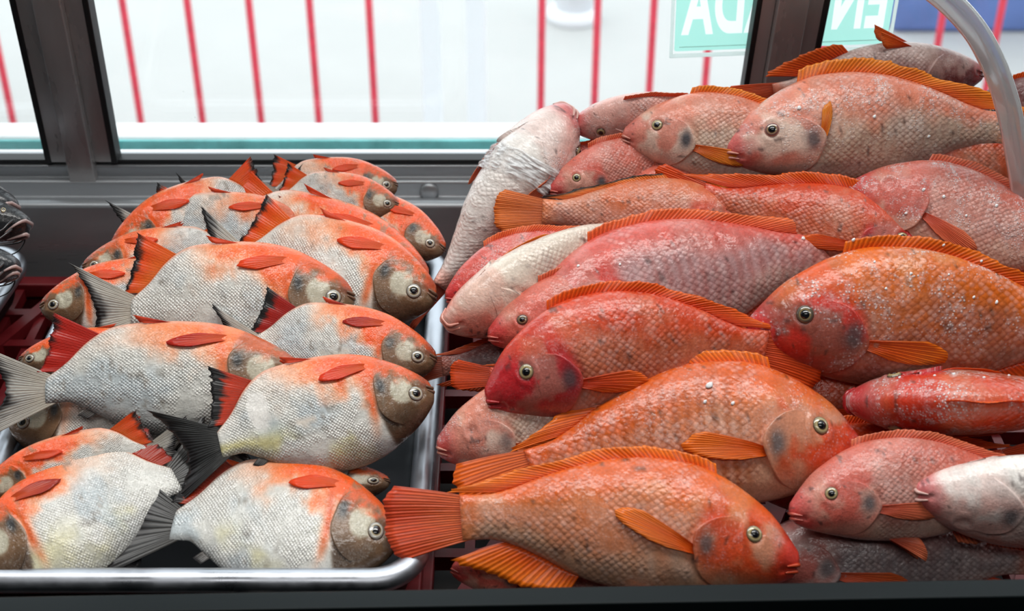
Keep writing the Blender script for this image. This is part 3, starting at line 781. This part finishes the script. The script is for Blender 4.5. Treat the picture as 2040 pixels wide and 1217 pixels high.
        zn = s.zn(V[:, 0], V[:, 2])
        col = colour(s.kind, V[:, 0] * .97 - .004, V[:, 2], zn, s.seed, s.P, 'gill')
        mesh_obj('gill_cover', s.warp(V), F, s.k['skin'], s.root, True, col, np.stack([V[:, 0], V[:, 2]], 1), {'scl': np.zeros(len(V)), 'frost': np.full(len(V), s.frost * .6)})
    def lips(s, gape):
        mx = {'tilapia': .036, 'pacu': .030, 'catfish': .085}[s.kind]; base = lin(s.P.get('lip', {'tilapia': tuple(.92 * q_ for q_ in s.P.get('head', (222, 112, 104))), 'pacu': (120, 92, 74), 'catfish': (176, 150, 146)}[s.kind]))
        for up in (1, -1):
            xs = np.concatenate([np.linspace(mx, .004, 9), np.linspace(.004, mx, 9)[0:]]); sd = np.concatenate([np.ones(9), -np.ones(9)])
            zz = -.014 - .45 * xs + up * (.007 + gape * (1 - xs / mx)) + (.002 if up > 0 else -.003)
            yy = sd * (s.surf(xs, np.clip(zz, -s.k['bot'](xs) * .96, s.k['top'](xs) * .96)) + .001)
            rr = .0068 * np.concatenate([np.linspace(.35, 1, 9), np.linspace(1, .35, 9)]) * (1.0 if s.kind != 'pacu' else 1.2)
            xs = xs - .002 * (1 - xs / mx)
            mb = MB().tube(list(zip(xs, yy, zz)), list(rr), 8)
            V = s.warp(np.array(mb.v)); nz = fbm(np.array(mb.v)[:, 0] * 40, np.array(mb.v)[:, 1] * 40, s.seed)
            mesh_obj('lip', V, mb.f, LIP, s.root, True, np.tile(base, (len(V), 1)) * (.7 + .6 * nz[:, None]))
    def fin(s, nm, base, tips, cb, ct, fringe=None, mid=None, nrow=9, per=5, thick=.0022, wave=.004, curl=0.0, ragged=.05, conform=0, fr0=.72, notch=.0, bow=0.0):
        """base, tips: arrays of ray roots and ray ends (body units)"""
        if nm in s.P.get('skip', ()): return None
        base = np.array(base, float); tips = np.array(tips, float); nr = len(base)
        rng = np.random.RandomState(int(s.seed * 13 + len(nm) * 7) % 99991)
        rag = 1 - ragged * rng.rand(nr) - ragged * .8 * (rng.rand(nr) > .8)
        nc = (nr - 1) * per + 1; pos = np.linspace(0, nr - 1, nc); i0 = np.minimum(pos.astype(int), nr - 2); fr = pos - i0
        B = base[i0] * (1 - fr)[:, None] + base[i0 + 1] * fr[:, None]; T_ = tips[i0] * (1 - fr)[:, None] + tips[i0 + 1] * fr[:, None]
        rg = rag[i0] * (1 - fr) + rag[i0 + 1] * fr - notch * np.sin(math.pi * fr) ** 2
        q = np.linspace(0, 1, nrow); Vq = []; Cq = []; U = []; cb = np.array(cb, float); ct = np.array(ct, float)
        rel = np.cos(pos * 2 * math.pi)
        for r_ in q:
            p = B + (T_ - B) * (r_ * rg)[:, None]
            p = p + np.stack([0 * pos, 0 * pos, bow * np.sin(math.pi * r_) * np.ones(nc)], 1)
            if conform: p[:, 1] = conform * (s.surf(p[:, 0], p[:, 2]) - .008 + .0125 * min(1, r_ / .3) + .006 * r_)
            p[:, 1] += wave * r_ * np.sin(pos * .9 + s.seed) + curl * r_ ** 2 + rel * .0005 * (1 - .3 * r_)
            Vq.append(p)
            nz = fbm(pos * .6 + s.seed, np.full(nc, r_ * 3.0), s.seed + len(nm))
            m = np.clip(r_ + (nz - .5) * .5, 0, 1); c = mixc(np.tile(cb, (nc, 1)), ct, m)
            if mid is not None: c = mixc(c, mid, np.exp(-((r_ - .35 + (nz - .5) * .4) / .2) ** 2))
            if fringe is not None: c = mixc(c, fringe, sstep(fr0 - .1, fr0 + .12, r_ + (nz - .5) * .45))
            Cq.append(c); U.append(np.stack([pos, np.full(nc, r_)], 1))
        V = np.concatenate(Vq); C = np.concatenate(Cq); U = np.concatenate(U); n = len(V)
        th = thick * (1 - .7 * np.repeat(q, nc))
        V2 = V.copy(); V[:, 1] += th; V2[:, 1] -= th
        F = quads(nrow, nc).tolist(); F2 = [[n + i for i in reversed(f)] for f in F]
        ed = list(range(nc)) + [r_ * nc + nc - 1 for r_ in range(1, nrow)] + [(nrow - 1) * nc + j for j in range(nc - 2, -1, -1)] + [r_ * nc for r_ in range(nrow - 2, 0, -1)]
        E = [[ed[(i + 1) % len(ed)], ed[i], n + ed[i], n + ed[(i + 1) % len(ed)]] for i in range(len(ed))]
        return mesh_obj(nm, s.warp(np.concatenate([V, V2])), F + F2 + E, FIN, s.root, True, lin(np.concatenate([C, C])), np.concatenate([U, U]))
    def fins(s, pa, pf, ts, df):
        k = s.k; P = s.P; rs = np.random.RandomState(int(s.seed) + 11)
        if s.kind == 'tilapia':
            f1, f2 = P['fin'], P['fin2']; fd = P.get('findark')
            n = 12; w = np.linspace(-1, 1, n)
            s.fin('tail_fin', np.stack([np.full(n, .965), 0 * w, w * .062], 1), np.stack([1.235 - .012 * w ** 2 - .035 * w ** 6, 0 * w, w * .112 * ts], 1), .45 * np.array(P['flank']) + .55 * np.array(f1), P.get('tailtip', .5 * np.array(f1) + .5 * np.array(f2)), fringe=P.get('tailfringe'), nrow=10, per=6, ragged=.03, notch=.012)
            n = 26; x = np.linspace(.27, .885, n); u = np.linspace(0, 1, n)
            ang = np.radians(62 - 44 * u ** 1.2); ln = df * (.04 + .022 * np.sin(u * 2.4) + .12 * sstep(.62, .98, u))
            b = np.stack([x, 0 * x, k['top'](x) * .965], 1); slope_ = np.gradient(k['top'](x), x)
            an = ang + np.arctan(slope_)
            s.fin('dorsal_fin', b, b + np.stack([np.cos(an) * ln, 0 * x, np.sin(an) * ln], 1), f1, f2, fringe=fd, nrow=7, per=4, ragged=.10, notch=.06, curl=P.get('dcurl', 0) * -s.vis)
            n = 11; x = np.linspace(.64, .87, n); u = np.linspace(0, 1, n); b = np.stack([x, 0 * x, -k['bot'](x) * .96], 1)
            an = np.radians(-58 + 42 * u); ln = .06 + .13 * u ** .8
            s.fin('anal_fin', b, b + np.stack([np.cos(an) * ln, 0 * x, np.sin(an) * ln], 1), f1, f2, nrow=7, per=4, ragged=.08, notch=.05)
            pa = -12 if pa is None else pa
            for sd in (1, -1):
                n = 9; w = np.linspace(-1, 1, n); an = np.radians(pa + 11 * w); ln = P.get('plen', 1.0) * .27 * (1 - .45 * np.abs(w - .25) ** 1.7)
                b = np.stack([.300 + 0 * w, 0 * w, -.045 + .010 * w], 1)
                s.fin('pectoral_fin', b, b + np.stack([np.cos(an) * ln, 0 * w, np.sin(an) * ln], 1), f1, f2, nrow=9, per=4, conform=sd, thick=.0016, wave=.002)
                n = 7; w = np.linspace(0, 1, n); an = np.radians(-34 + 30 * w); ln = .20 * (1 - .5 * w)
                b = np.stack([.36 + .03 * w, sd * .022 + 0 * w, -k['bot'](.36 + .03 * w) * .93], 1)
                s.fin('pelvic_fin', b, b + np.stack([np.cos(an) * ln, sd * .02 * np.ones(n), np.sin(an) * ln], 1), f1, f2, nrow=7, per=4)
        elif s.kind == 'pacu':
            red = P.get('finred', (250, 78, 20)); blk = (30, 28, 30); g1 = P.get('tail1', (210, 206, 192)); g2 = P.get('tail2', (176, 178, 176))
            n = 15; w = np.linspace(-1, 1, n); aw = np.abs(w)
            s.fin('tail_fin', np.stack([.955 + 0 * w, 0 * w, w * .058], 1), np.stack([1.16 + .13 * aw ** 1.4, 0 * w, w * .25 * ts], 1), g1, g2, fringe=blk, fr0=P.get('tf', .80), nrow=12, per=6, ragged=.06, notch=.03, curl=P.get('tcurl', 0) * s.vis)
            n = 22; x = np.linspace(.79, .965, n); u = np.linspace(0, 1, n); b = np.stack([x, 0 * x, -k['bot'](x) * .96], 1)
            an = np.radians(P.get('aang', -32) + 30 * u); ln = P.get('alen', 1.0) * (.225 - .235 * u + .085 * u * u)
            s.fin('anal_fin', b, b + np.stack([np.cos(an) * ln, 0 * x, np.sin(an) * ln], 1), P.get('an1', (238, 110, 34)), red, fringe=blk, fr0=P.get('af', .84), nrow=10, per=4, ragged=.08, notch=.025, curl=P.get('acurl', 0) * s.vis)
            n = 14; x = np.linspace(.46, .68, n); u = np.linspace(0, 1, n); b = np.stack([x, 0 * x, k['top'](x) * .96], 1); an = np.radians(55 - 25 * u); ln = .16 - .09 * u
            s.fin('dorsal_fin', b, b + np.stack([np.cos(an) * ln, 0 * x, np.sin(an) * ln], 1), (110, 108, 104), (70, 70, 72), fringe=blk, nrow=7, per=4)
            n = 4; x = np.linspace(.80, .84, n); b = np.stack([x, 0 * x, k['top'](x) * .95], 1)
            s.fin('adipose_fin', b, b + np.array([.04, 0, .03]), (110, 108, 104), (70, 70, 72), nrow=5, per=3)
            pa = 2 if pa is None else pa
            for sd in (1, -1):
                n = 9; w = np.linspace(-1, 1, n); an = np.radians(pa + 9 * w); ln = .26 * (1 - .45 * np.abs(w - .1) ** 1.4)
                b = np.stack([.270 + 0 * w, 0 * w, -.190 + .012 * w], 1)
                s.fin('pectoral_fin', b, b + np.stack([np.cos(an) * ln, 0 * w, np.sin(an) * ln], 1), (240, 100, 26), red, nrow=9, per=4, conform=sd, thick=.002, wave=.002)
                n = 7; w = np.linspace(0, 1, n); b = np.stack([.50 + .02 * w, sd * .02 + 0 * w, -k['bot'](.50 + .02 * w) * .95], 1)
                an = np.radians(-16 + 14 * w); ln = .17 * (1 - .4 * w)
                s.fin('pelvic_fin', b, b + np.stack([np.cos(an) * ln, sd * .008 * np.ones(n), np.sin(an) * ln], 1), red, (236, 84, 34), nrow=7, per=4)
        else:
            dk = (40, 42, 46); n = 12; w = np.linspace(-1, 1, n)
            s.fin('tail_fin', np.stack([.97 + 0 * w, 0 * w, w * .034], 1), np.stack([1.15 + .05 * np.abs(w), 0 * w, w * .11], 1), dk, dk)
            x = np.linspace(.3, .38, 6); b = np.stack([x, 0 * x, k['top'](x) * .95], 1)
            s.fin('dorsal_fin', b, b + np.array([.06, 0, .08]), dk, dk)
            for sd in (1, -1):
                for zz, ln in ((.0, .24), (-.03, .12)):
                    pts_ = [(.05 + ln * .0, sd * .085, zz), (.06, sd * .12, zz - .02), (.10, sd * .15, zz - .05), (.05 + ln, sd * .17, zz - .07)]
                    pp = smooth_path(pts_, 5); mb = MB().tube(pp, list(np.linspace(.006, .0015, len(pp))), 6)
                    V = s.warp(np.array(mb.v)); mesh_obj('barbel', V, mb.f, LIP, s.root, True, np.tile(lin((50, 48, 50)), (len(V), 1)))

#FISHTABLE
SL_P = (.76, .012, .22)      # pacu heap surface: y0, z0, slope
SL_T = (.745, -.005, .47)    # tilapia heap surface
GP = 'silver orange-bellied fish heaped in the steel tray'; GT = 'red and orange fish in the heap'; GC = 'black catfish in the far tray'
def P_(S, T, label, **kw):
    kw.setdefault('roll', 12); kw.setdefault('v_up', 'v')
    return Fish('pacu', 'pacu', S, T, label, GP, slope=SL_P, **kw)
def T_(S, T, label, **kw):
    kw.setdefault('t', 1.2); kw['roll'] = kw.get('roll', 0) - 4
    return Fish('red_tilapia', 'tilapia', S, T, label, GT, slope=SL_T, **kw)

# ---- silver pacu
P_((707, 600), (262, 622), 'large silver fish with a spread grey tail and tall orange anal fin', seed=1, an1=(240, 120, 36), tf=.86, gold=.0, alen=1.0)
P_((866, 598), (474, 520), 'silver fish with a golden sheen and brown head against the tray rim, orange fin raised', seed=2, gold=.9, lift=-.004, alen=.9, an1=(250, 120, 30))
P_((868, 722), (505, 690), 'small smooth silver fish with a red and black fin, head resting on the tray rim', seed=3, gold=.2, h=.92, finred=(190, 36, 24), an1=(170, 30, 22), af=.66)
P_((605, 752), (92, 778), 'long bluish-silver fish with a worn grey tail, head covered by its neighbour', seed=4, orange=.75, finred=(206, 40, 26), an1=(196, 40, 26), af=.92, gold=.0, h=.84, tf=.9)
P_((864, 786), (438, 886), 'plump silver fish with a bald white patch, eye against the tray rim', seed=5, gold=.8, bald=((.61, .0, .045, .026, (222, 210, 196)), (.80, -.10, .05, .10, (236, 232, 226))), lift=.012, an1=(196, 60, 30), finred=(246, 66, 22), af=.6, tail1=(70, 72, 72), tail2=(44, 46, 48), tcurl=-.06)
P_((792, 1080), (345, 1045), 'grey-silver fish with a bright orange chest just inside the front tray rim', seed=6, gold=.5, h=1.2, lift=-.018, roll=26, an1=(150, 44, 24), af=.55, tail1=(80, 80, 78), tail2=(50, 52, 54))
P_((-62, 1140), (352, 955), 'spotted blue-grey fish with an orange chest, head cut off beyond the tray corner', seed=7, gold=.5, lift=-.016, roll=26, an1=(190, 60, 30), finred=(180, 46, 26), af=.95, h=1.15, tail1=(80, 80, 78), tail2=(50, 52, 54))
P_((-40, 985), (300, 905), 'orange fish with a red gill and raised red chest fins beside the spotted one', seed=8, orange=1.4, roll=0, lift=-.012, h=.78)
P_((630, 470), (300, 470), 'pale silver fish with a torn keel and an orange fin at its tail end', seed=9, orange=.8, lift=-.004, h=.9, gold=0, an1=(236, 96, 30))
P_((225, 500), (540, 420), 'orange-backed fish facing the dark tray, fin pointing at the window sill', seed=10, orange=1.5, lift=-.01, an1=(244, 110, 30), roll=6)
P_((850, 560), (430, 455), 'slim orange fish wedged behind the golden-sheened one', seed=11, orange=1.5, lift=-.016, h=.85)
P_((792, 372), (545, 392), 'pink-bellied fish lying nearest the window sill', seed=12, orange=1.4, lift=-.01, h=.95)
P_((795, 412), (560, 400), 'olive-headed fish with a bulging eye stacked highest by the window sill', seed=13, orange=1.0, lift=.004, tail1=(196, 190, 176), h=.9)
P_((780, 462), (545, 450), 'wet red fish squeezed below the olive-headed one', seed=14, orange=1.6, lift=-.004, h=.7, roll=2)
P_((884, 500), (640, 420), 'orange fish with a brown head at the back corner of the tray', seed=15, orange=1.5, lift=-.02, h=.9)
P_((166, 536), (470, 520), 'pale fish with a clear eye facing the dark tray', seed=16, orange=.9, lift=-.012, h=.85)
P_((82, 616), (420, 590), 'brown-headed fish looking out under a grey tail fin', seed=17, orange=1.2, lift=-.012, h=.9)
P_((40, 720), (330, 720), 'orange-sided fish mostly hidden under the long bluish one', seed=18, orange=1.4, lift=-.03, h=.8)
P_((776, 962), (430, 985), 'brown fish head with a round eye poking out under the plump one', seed=20, orange=1.0, lift=-.035, h=.6, noeye=False)
P_((20, 850), (420, 860), 'dark scaly fish at the bottom of the heap under the long bluish one', seed=21, orange=.3, lift=-.05, h=.9)

# ---- red tilapia
T_((1592, 1122), (916, 1032), 'large orange fish with its tail fin resting on the tray rim', seed=31, pal='orange', tailtip=(226, 84, 50), roll=6, lift=.02, pa=14, stripe=.15, frost=.2, bv=-.35)
T_((1722, 902), (1055, 945), 'striped orange fish behind the one resting its tail on the tray', seed=32, pal='orange', stripe=.6, roll=8, h=1.1, pa=2, frost=.3, lift=.0, bv=-.6)
T_((966, 795), (1530, 700), 'deep red-orange fish with a closed mouth and arched yellow-edged back fin', seed=33, pal='red', lift=.016, roll=-4, bv=-.6, h=1.08, frost=.1, nose=1.0)
T_((1488, 655), (2180, 670), 'frosty amber fish with a crimson snout and large dark eye', seed=34, pal='amber', lift=.012, roll=-4, bv=-.25, frost=.9, iris=(110, 100, 84), h=1.04)
T_((1030, 655), (1660, 500), 'big pink-grey fish with lilac scales under a folded orange back fin', seed=35, pal='pink', lift=-.004, roll=4, h=.96, stripe=.35, bv=-.16)
T_((1860, 508), (1398, 392), 'bright orange fish with tail and back fin spread, lying behind the lilac-scaled one', seed=36, pal='red', roll=6, lift=.0, dfin=1.5, h=.9)
T_((1690, 372), (2180, 520), 'frosted rose fish turned belly out with its gill slit open', seed=37, pal='rose', v_up='d', roll=20, lift=.02, frost=1.0, h=1.05, noeye=True, pa=-20, spot=.2, specks=.2)
T_((1443, 300), (2010, 262), 'big pale fish with jutting gill cover and yellow back fin on top of the heap', seed=38, pal='pale', roll=4, lift=.02, frost=.8, h=.95, bv=-.35, dfin=1.4, pa=70, plen=.6, iris=(150, 110, 100), eyerim=(190, 130, 118))
T_((1957, 150), (1540, 190), 'dark wet fish lying upside down on the very top of the heap', seed=39, pal='dusk', v_up='v', roll=-20, lift=-.03, frost=.3, h=.9, bv=.3)
T_((1240, 268), (1690, 340), 'pale-headed fish with a dark cheek spot and yellow eye near the window', seed=40, pal='pale', lift=.006, roll=6, h=.98, bv=-.35, spot=1.0, nose=.3)
T_((1138, 248), (1500, 225), 'rosy white fish seen from above, pointing its nose at the ice-white one', seed=41, pal='white', roll=-50, lift=-.01, frost=.6)
FILMED = T_((1138, 214), (878, 572), 'ice-white fish leaning upright with its belly turned out and film stuck on it', seed=42, pal='white', v_up='v', roll=-52, lift=(.0, -.09), frost=1.0, t=1.85, skip=('anal_fin', 'dorsal_fin', 'pelvic_fin'), tailspread=.3)
T_((1095, 378), (1420, 300), 'red-nosed fish peering out behind the striped tail', seed=43, pal='rose', lift=-.02, roll=0, h=.95, spot=1.0)
T_((1500, 442), (1080, 422), 'fish showing a tail fin with black-edged orange stripes', seed=44, pal='barred', lift=-.018, roll=4, findark=(40, 30, 26), h=.9, dfin=.8, noeye=True)
T_((888, 592), (1240, 480), 'pinkish grey fish with a cloudy eye beside the tray rim', seed=45, pal='pink', lift=-.02, roll=0, frost=.5)
T_((886, 650), (1300, 440), 'dull white fish lying belly out next to the tray rim', seed=46, pal='pale', v_up='v', roll=-50, lift=(.0, -.02), frost=.5, t=1.35, skip=('anal_fin', 'pelvic_fin'), nose=.2)
T_((972, 668), (1400, 560), 'pink fish head squeezed between the lilac-scaled and the deep red fish', seed=47, pal='rose', lift=.004, roll=0, h=.9, iris=(120, 100, 84))
T_((1240, 690), (880, 730), 'grey fish deep in the gap by the tray rim', seed=48, pal='grey', lift=-.045, roll=0, h=.8)
T_((1320, 770), (975, 750), 'fish whose pointed orange tail sticks out over the tray rim', seed=49, pal='red', lift=-.02, roll=0, h=.8)
T_((870, 888), (1330, 800), 'pale pink fish head with a torn cheek behind the striped orange one', seed=50, pal='pale', lift=-.012, roll=-3, h=1.08, frost=.6, noeye=True, spot=.5)
T_((1685, 800), (2290, 805), 'scarlet-snouted fish seen from above along its back', seed=51, pal='red', roll=-85, lift=.012, frost=.9, nose=1.0, t=1.15, dfin=.6)
T_((1572, 1020), (2080, 985), 'salmon-pink fish with a round eye peering from under its neighbours', seed=52, pal='rose', lift=.012, roll=0, h=1.0, bv=-.4, frost=.2)
T_((1818, 985), (2440, 1010), 'whitish fish with its chin turned up beside the salmon-pink one', seed=53, pal='white', v_up='v', roll=-35, lift=.03, frost=.3, gape=.006, h=.9, noeye=True)
T_((1750, 350), (2200, 335), 'orange fish with a raised red back fin behind the frosted rose one', seed=54, pal='red', lift=-.02, roll=0)
T_((1915, 230), (2260, 215), 'grey-backed fish at the back by the acrylic guard', seed=55, pal='dusk', lift=-.03, roll=-10)
T_((1195, 440), (1560, 330), 'coral fish half hidden behind the lilac-scaled one', seed=56, pal='rose', lift=-.03, roll=0, h=.9)
T_((1060, 350), (1330, 300), 'lilac-pink fish deep behind the ice-white one', seed=57, pal='pink', lift=-.05, roll=-20, h=.8)
T_((900, 1130), (1330, 1180), 'pink fish lying lowest under the one with its tail on the tray', seed=58, pal='rose', lift=-.03, roll=0, h=.8)
T_((1470, 1120), (2050, 1110), 'dim pinkish fish at the bottom behind the front rail', seed=59, pal='grey', lift=-.04, roll=0, h=.9)
T_((1540, 400), (1960, 360), 'shadowed pink fish beneath the big pale one', seed=60, pal='pink', lift=-.045, roll=0, h=.9)
T_((1300, 620), (1760, 600), 'fish buried between the amber and the deep red fish', seed=61, pal='rose', lift=-.05, roll=0)
T_((1450, 800), (1950, 780), 'fish buried below the frosty amber one', seed=62, pal='red', lift=-.05, roll=0)
T_((1500, 960), (2000, 930), 'red fish in the dark gap behind the salmon-pink one', seed=63, pal='red', lift=-.05, roll=0)

# ---- black catfish
for i, (S, T, l, lb) in enumerate((((31, 412), (-330, 350), .02, 'black catfish with a pale parted mouth, topmost in the far tray'), ((58, 446), (-330, 420), .015, 'black catfish with a pink lower lip in the far tray'), ((38, 530), (-340, 520), .015, 'glossy black catfish lying lowest, against the far tray rim'))):
    Fish('catfish', 'catfish', S, T, lb, GC, slope=(.76, .035, .20), roll=10, lift=l, seed=80 + i, pal='none', gape=.012 if i < 2 else 0, res=(70, 40), t=.9, h=1.5)

# ---- a torn piece of cling film stuck across the ice-white fish
def film(fish, x0, x1, a0, a1, label):
    n, m = 46, 60; U, A = np.meshgrid(np.linspace(0, 1, n), np.linspace(0, 1, m), indexing='ij')
    X = x0 + (x1 - x0) * (U + .16 * (fbm(A * 5, U * 0 + 1, 3) - .5) * (2 * U - 1)) + .08 * (A - .5); an = np.radians(a0 + (a1 - a0) * A)
    k = fish.k; sa = np.sin(an); ca = np.cos(an)
    Z = np.where(sa > 0, sa * k['top'](X), sa * k['bot'](X)); Y = k['thk'](X) * np.sign(ca) * np.abs(ca) ** k['e']
    cr = np.abs(fbm(U * 7 + A * 5, A * 9 - U * 3, 5) - .5) * 2; cr2 = np.abs(fbm(U * 19, A * 21, 8) - .5)
    g = 1.02 + .13 * cr + .08 * cr2 + .25 * np.abs(A - .5) ** 3 * 8 * .3
    V = fish.warp(np.stack([X.ravel(), (Y * g).ravel(), (Z * g).ravel()], 1))
    M = fish.root.matrix_world; q = [M @ Vector(v) for v in V]; c = sum(q, Vector()) / len(q)
    o = mesh_obj('plastic_film', [v - c for v in q], quads(n, m), FILM, None, True); o.location = c
    tag(o, label, 'film'); sd = o.modifiers.new('sheet', 'SOLIDIFY'); sd.thickness = .0004
film(FILMED, .32, .45, 190, 372, 'crumpled scrap of clear plastic film stuck to the ice-white fish')

# ---- melting ice chips on the red fish, each set down where a ray finds the skin
bpy.context.view_layer.update(); DG = bpy.context.evaluated_depsgraph_get()
def ice(u, v, px, seed):
    hit, loc, nrm, idx, ob, mt = SC.ray_cast(DG, CAM, ray(u, v).normalized())
    if not hit: return
    while ob.parent is not None: ob = ob.parent
    if not ob.name.startswith('red_tilapia'): return
    r = px * .5 * (loc - CAM).length / FPX; rg = np.random.RandomState(seed); n = Vector(nrm)
    if n.dot(CAM - loc) < 0: n = -n
    t = n.orthogonal().normalized(); b = n.cross(t); V = []; F = []; na, nb = 9, 6
    for i in range(nb):
        th = math.pi * i / (nb - 1)
        for j in range(na):
            a = 2 * math.pi * j / na; k = r * (.72 + .5 * rg.rand())
            V.append(t * (math.sin(th) * math.cos(a) * k) + b * (math.sin(th) * math.sin(a) * k * .75) + n * (math.cos(th) * k * .5))
    F = quads(nb, na, True)
    o = mesh_obj('ice_chip', V, F, ICE, None, True); o.location = loc + n * r * .12
    short = {'striped orange': 'striped orange fish', 'frosty amber': 'frosty amber fish', 'frosted rose': 'frosted rose fish', 'scarlet': 'scarlet-snouted fish', 'big pink-grey': 'pink-grey fish with lilac scales', 'big pale': 'big pale fish atop the heap',
             'bright orange': 'bright orange fish with spread fins'}
    hl = ob['label']; where = [w for k_, w in short.items() if hl.startswith(k_)]
    if not where: bpy.data.objects.remove(o, do_unlink=True); return
    tag(o, ('large' if px > 12 else 'tiny') + ' melting ice chip stuck to the ' + where[0], 'ice', 'ice chips on the ' + where[0])
for i, c in enumerate(((1413, 768, 17), (1405, 800, 10), (1460, 803, 10), (1600, 475, 10), (1700, 478, 9), (1880, 488, 7), (1840, 378, 9), (1805, 425, 7), (1880, 392, 8), (1742, 522, 7),
                       (1815, 545, 8), (1890, 547, 6), (1985, 602, 9), (1940, 592, 7), (1900, 745, 9), (1862, 748, 7), (1792, 752, 7), (1152, 530, 8), (1235, 527, 7), (1592, 215, 11), (1742, 232, 9), (1850, 272, 8),
                       (1960, 752, 8), (2010, 748, 7), (1925, 430, 7), (1985, 410, 8), (1955, 520, 7), (1765, 575, 7))):
    ice(*c, 500 + i)
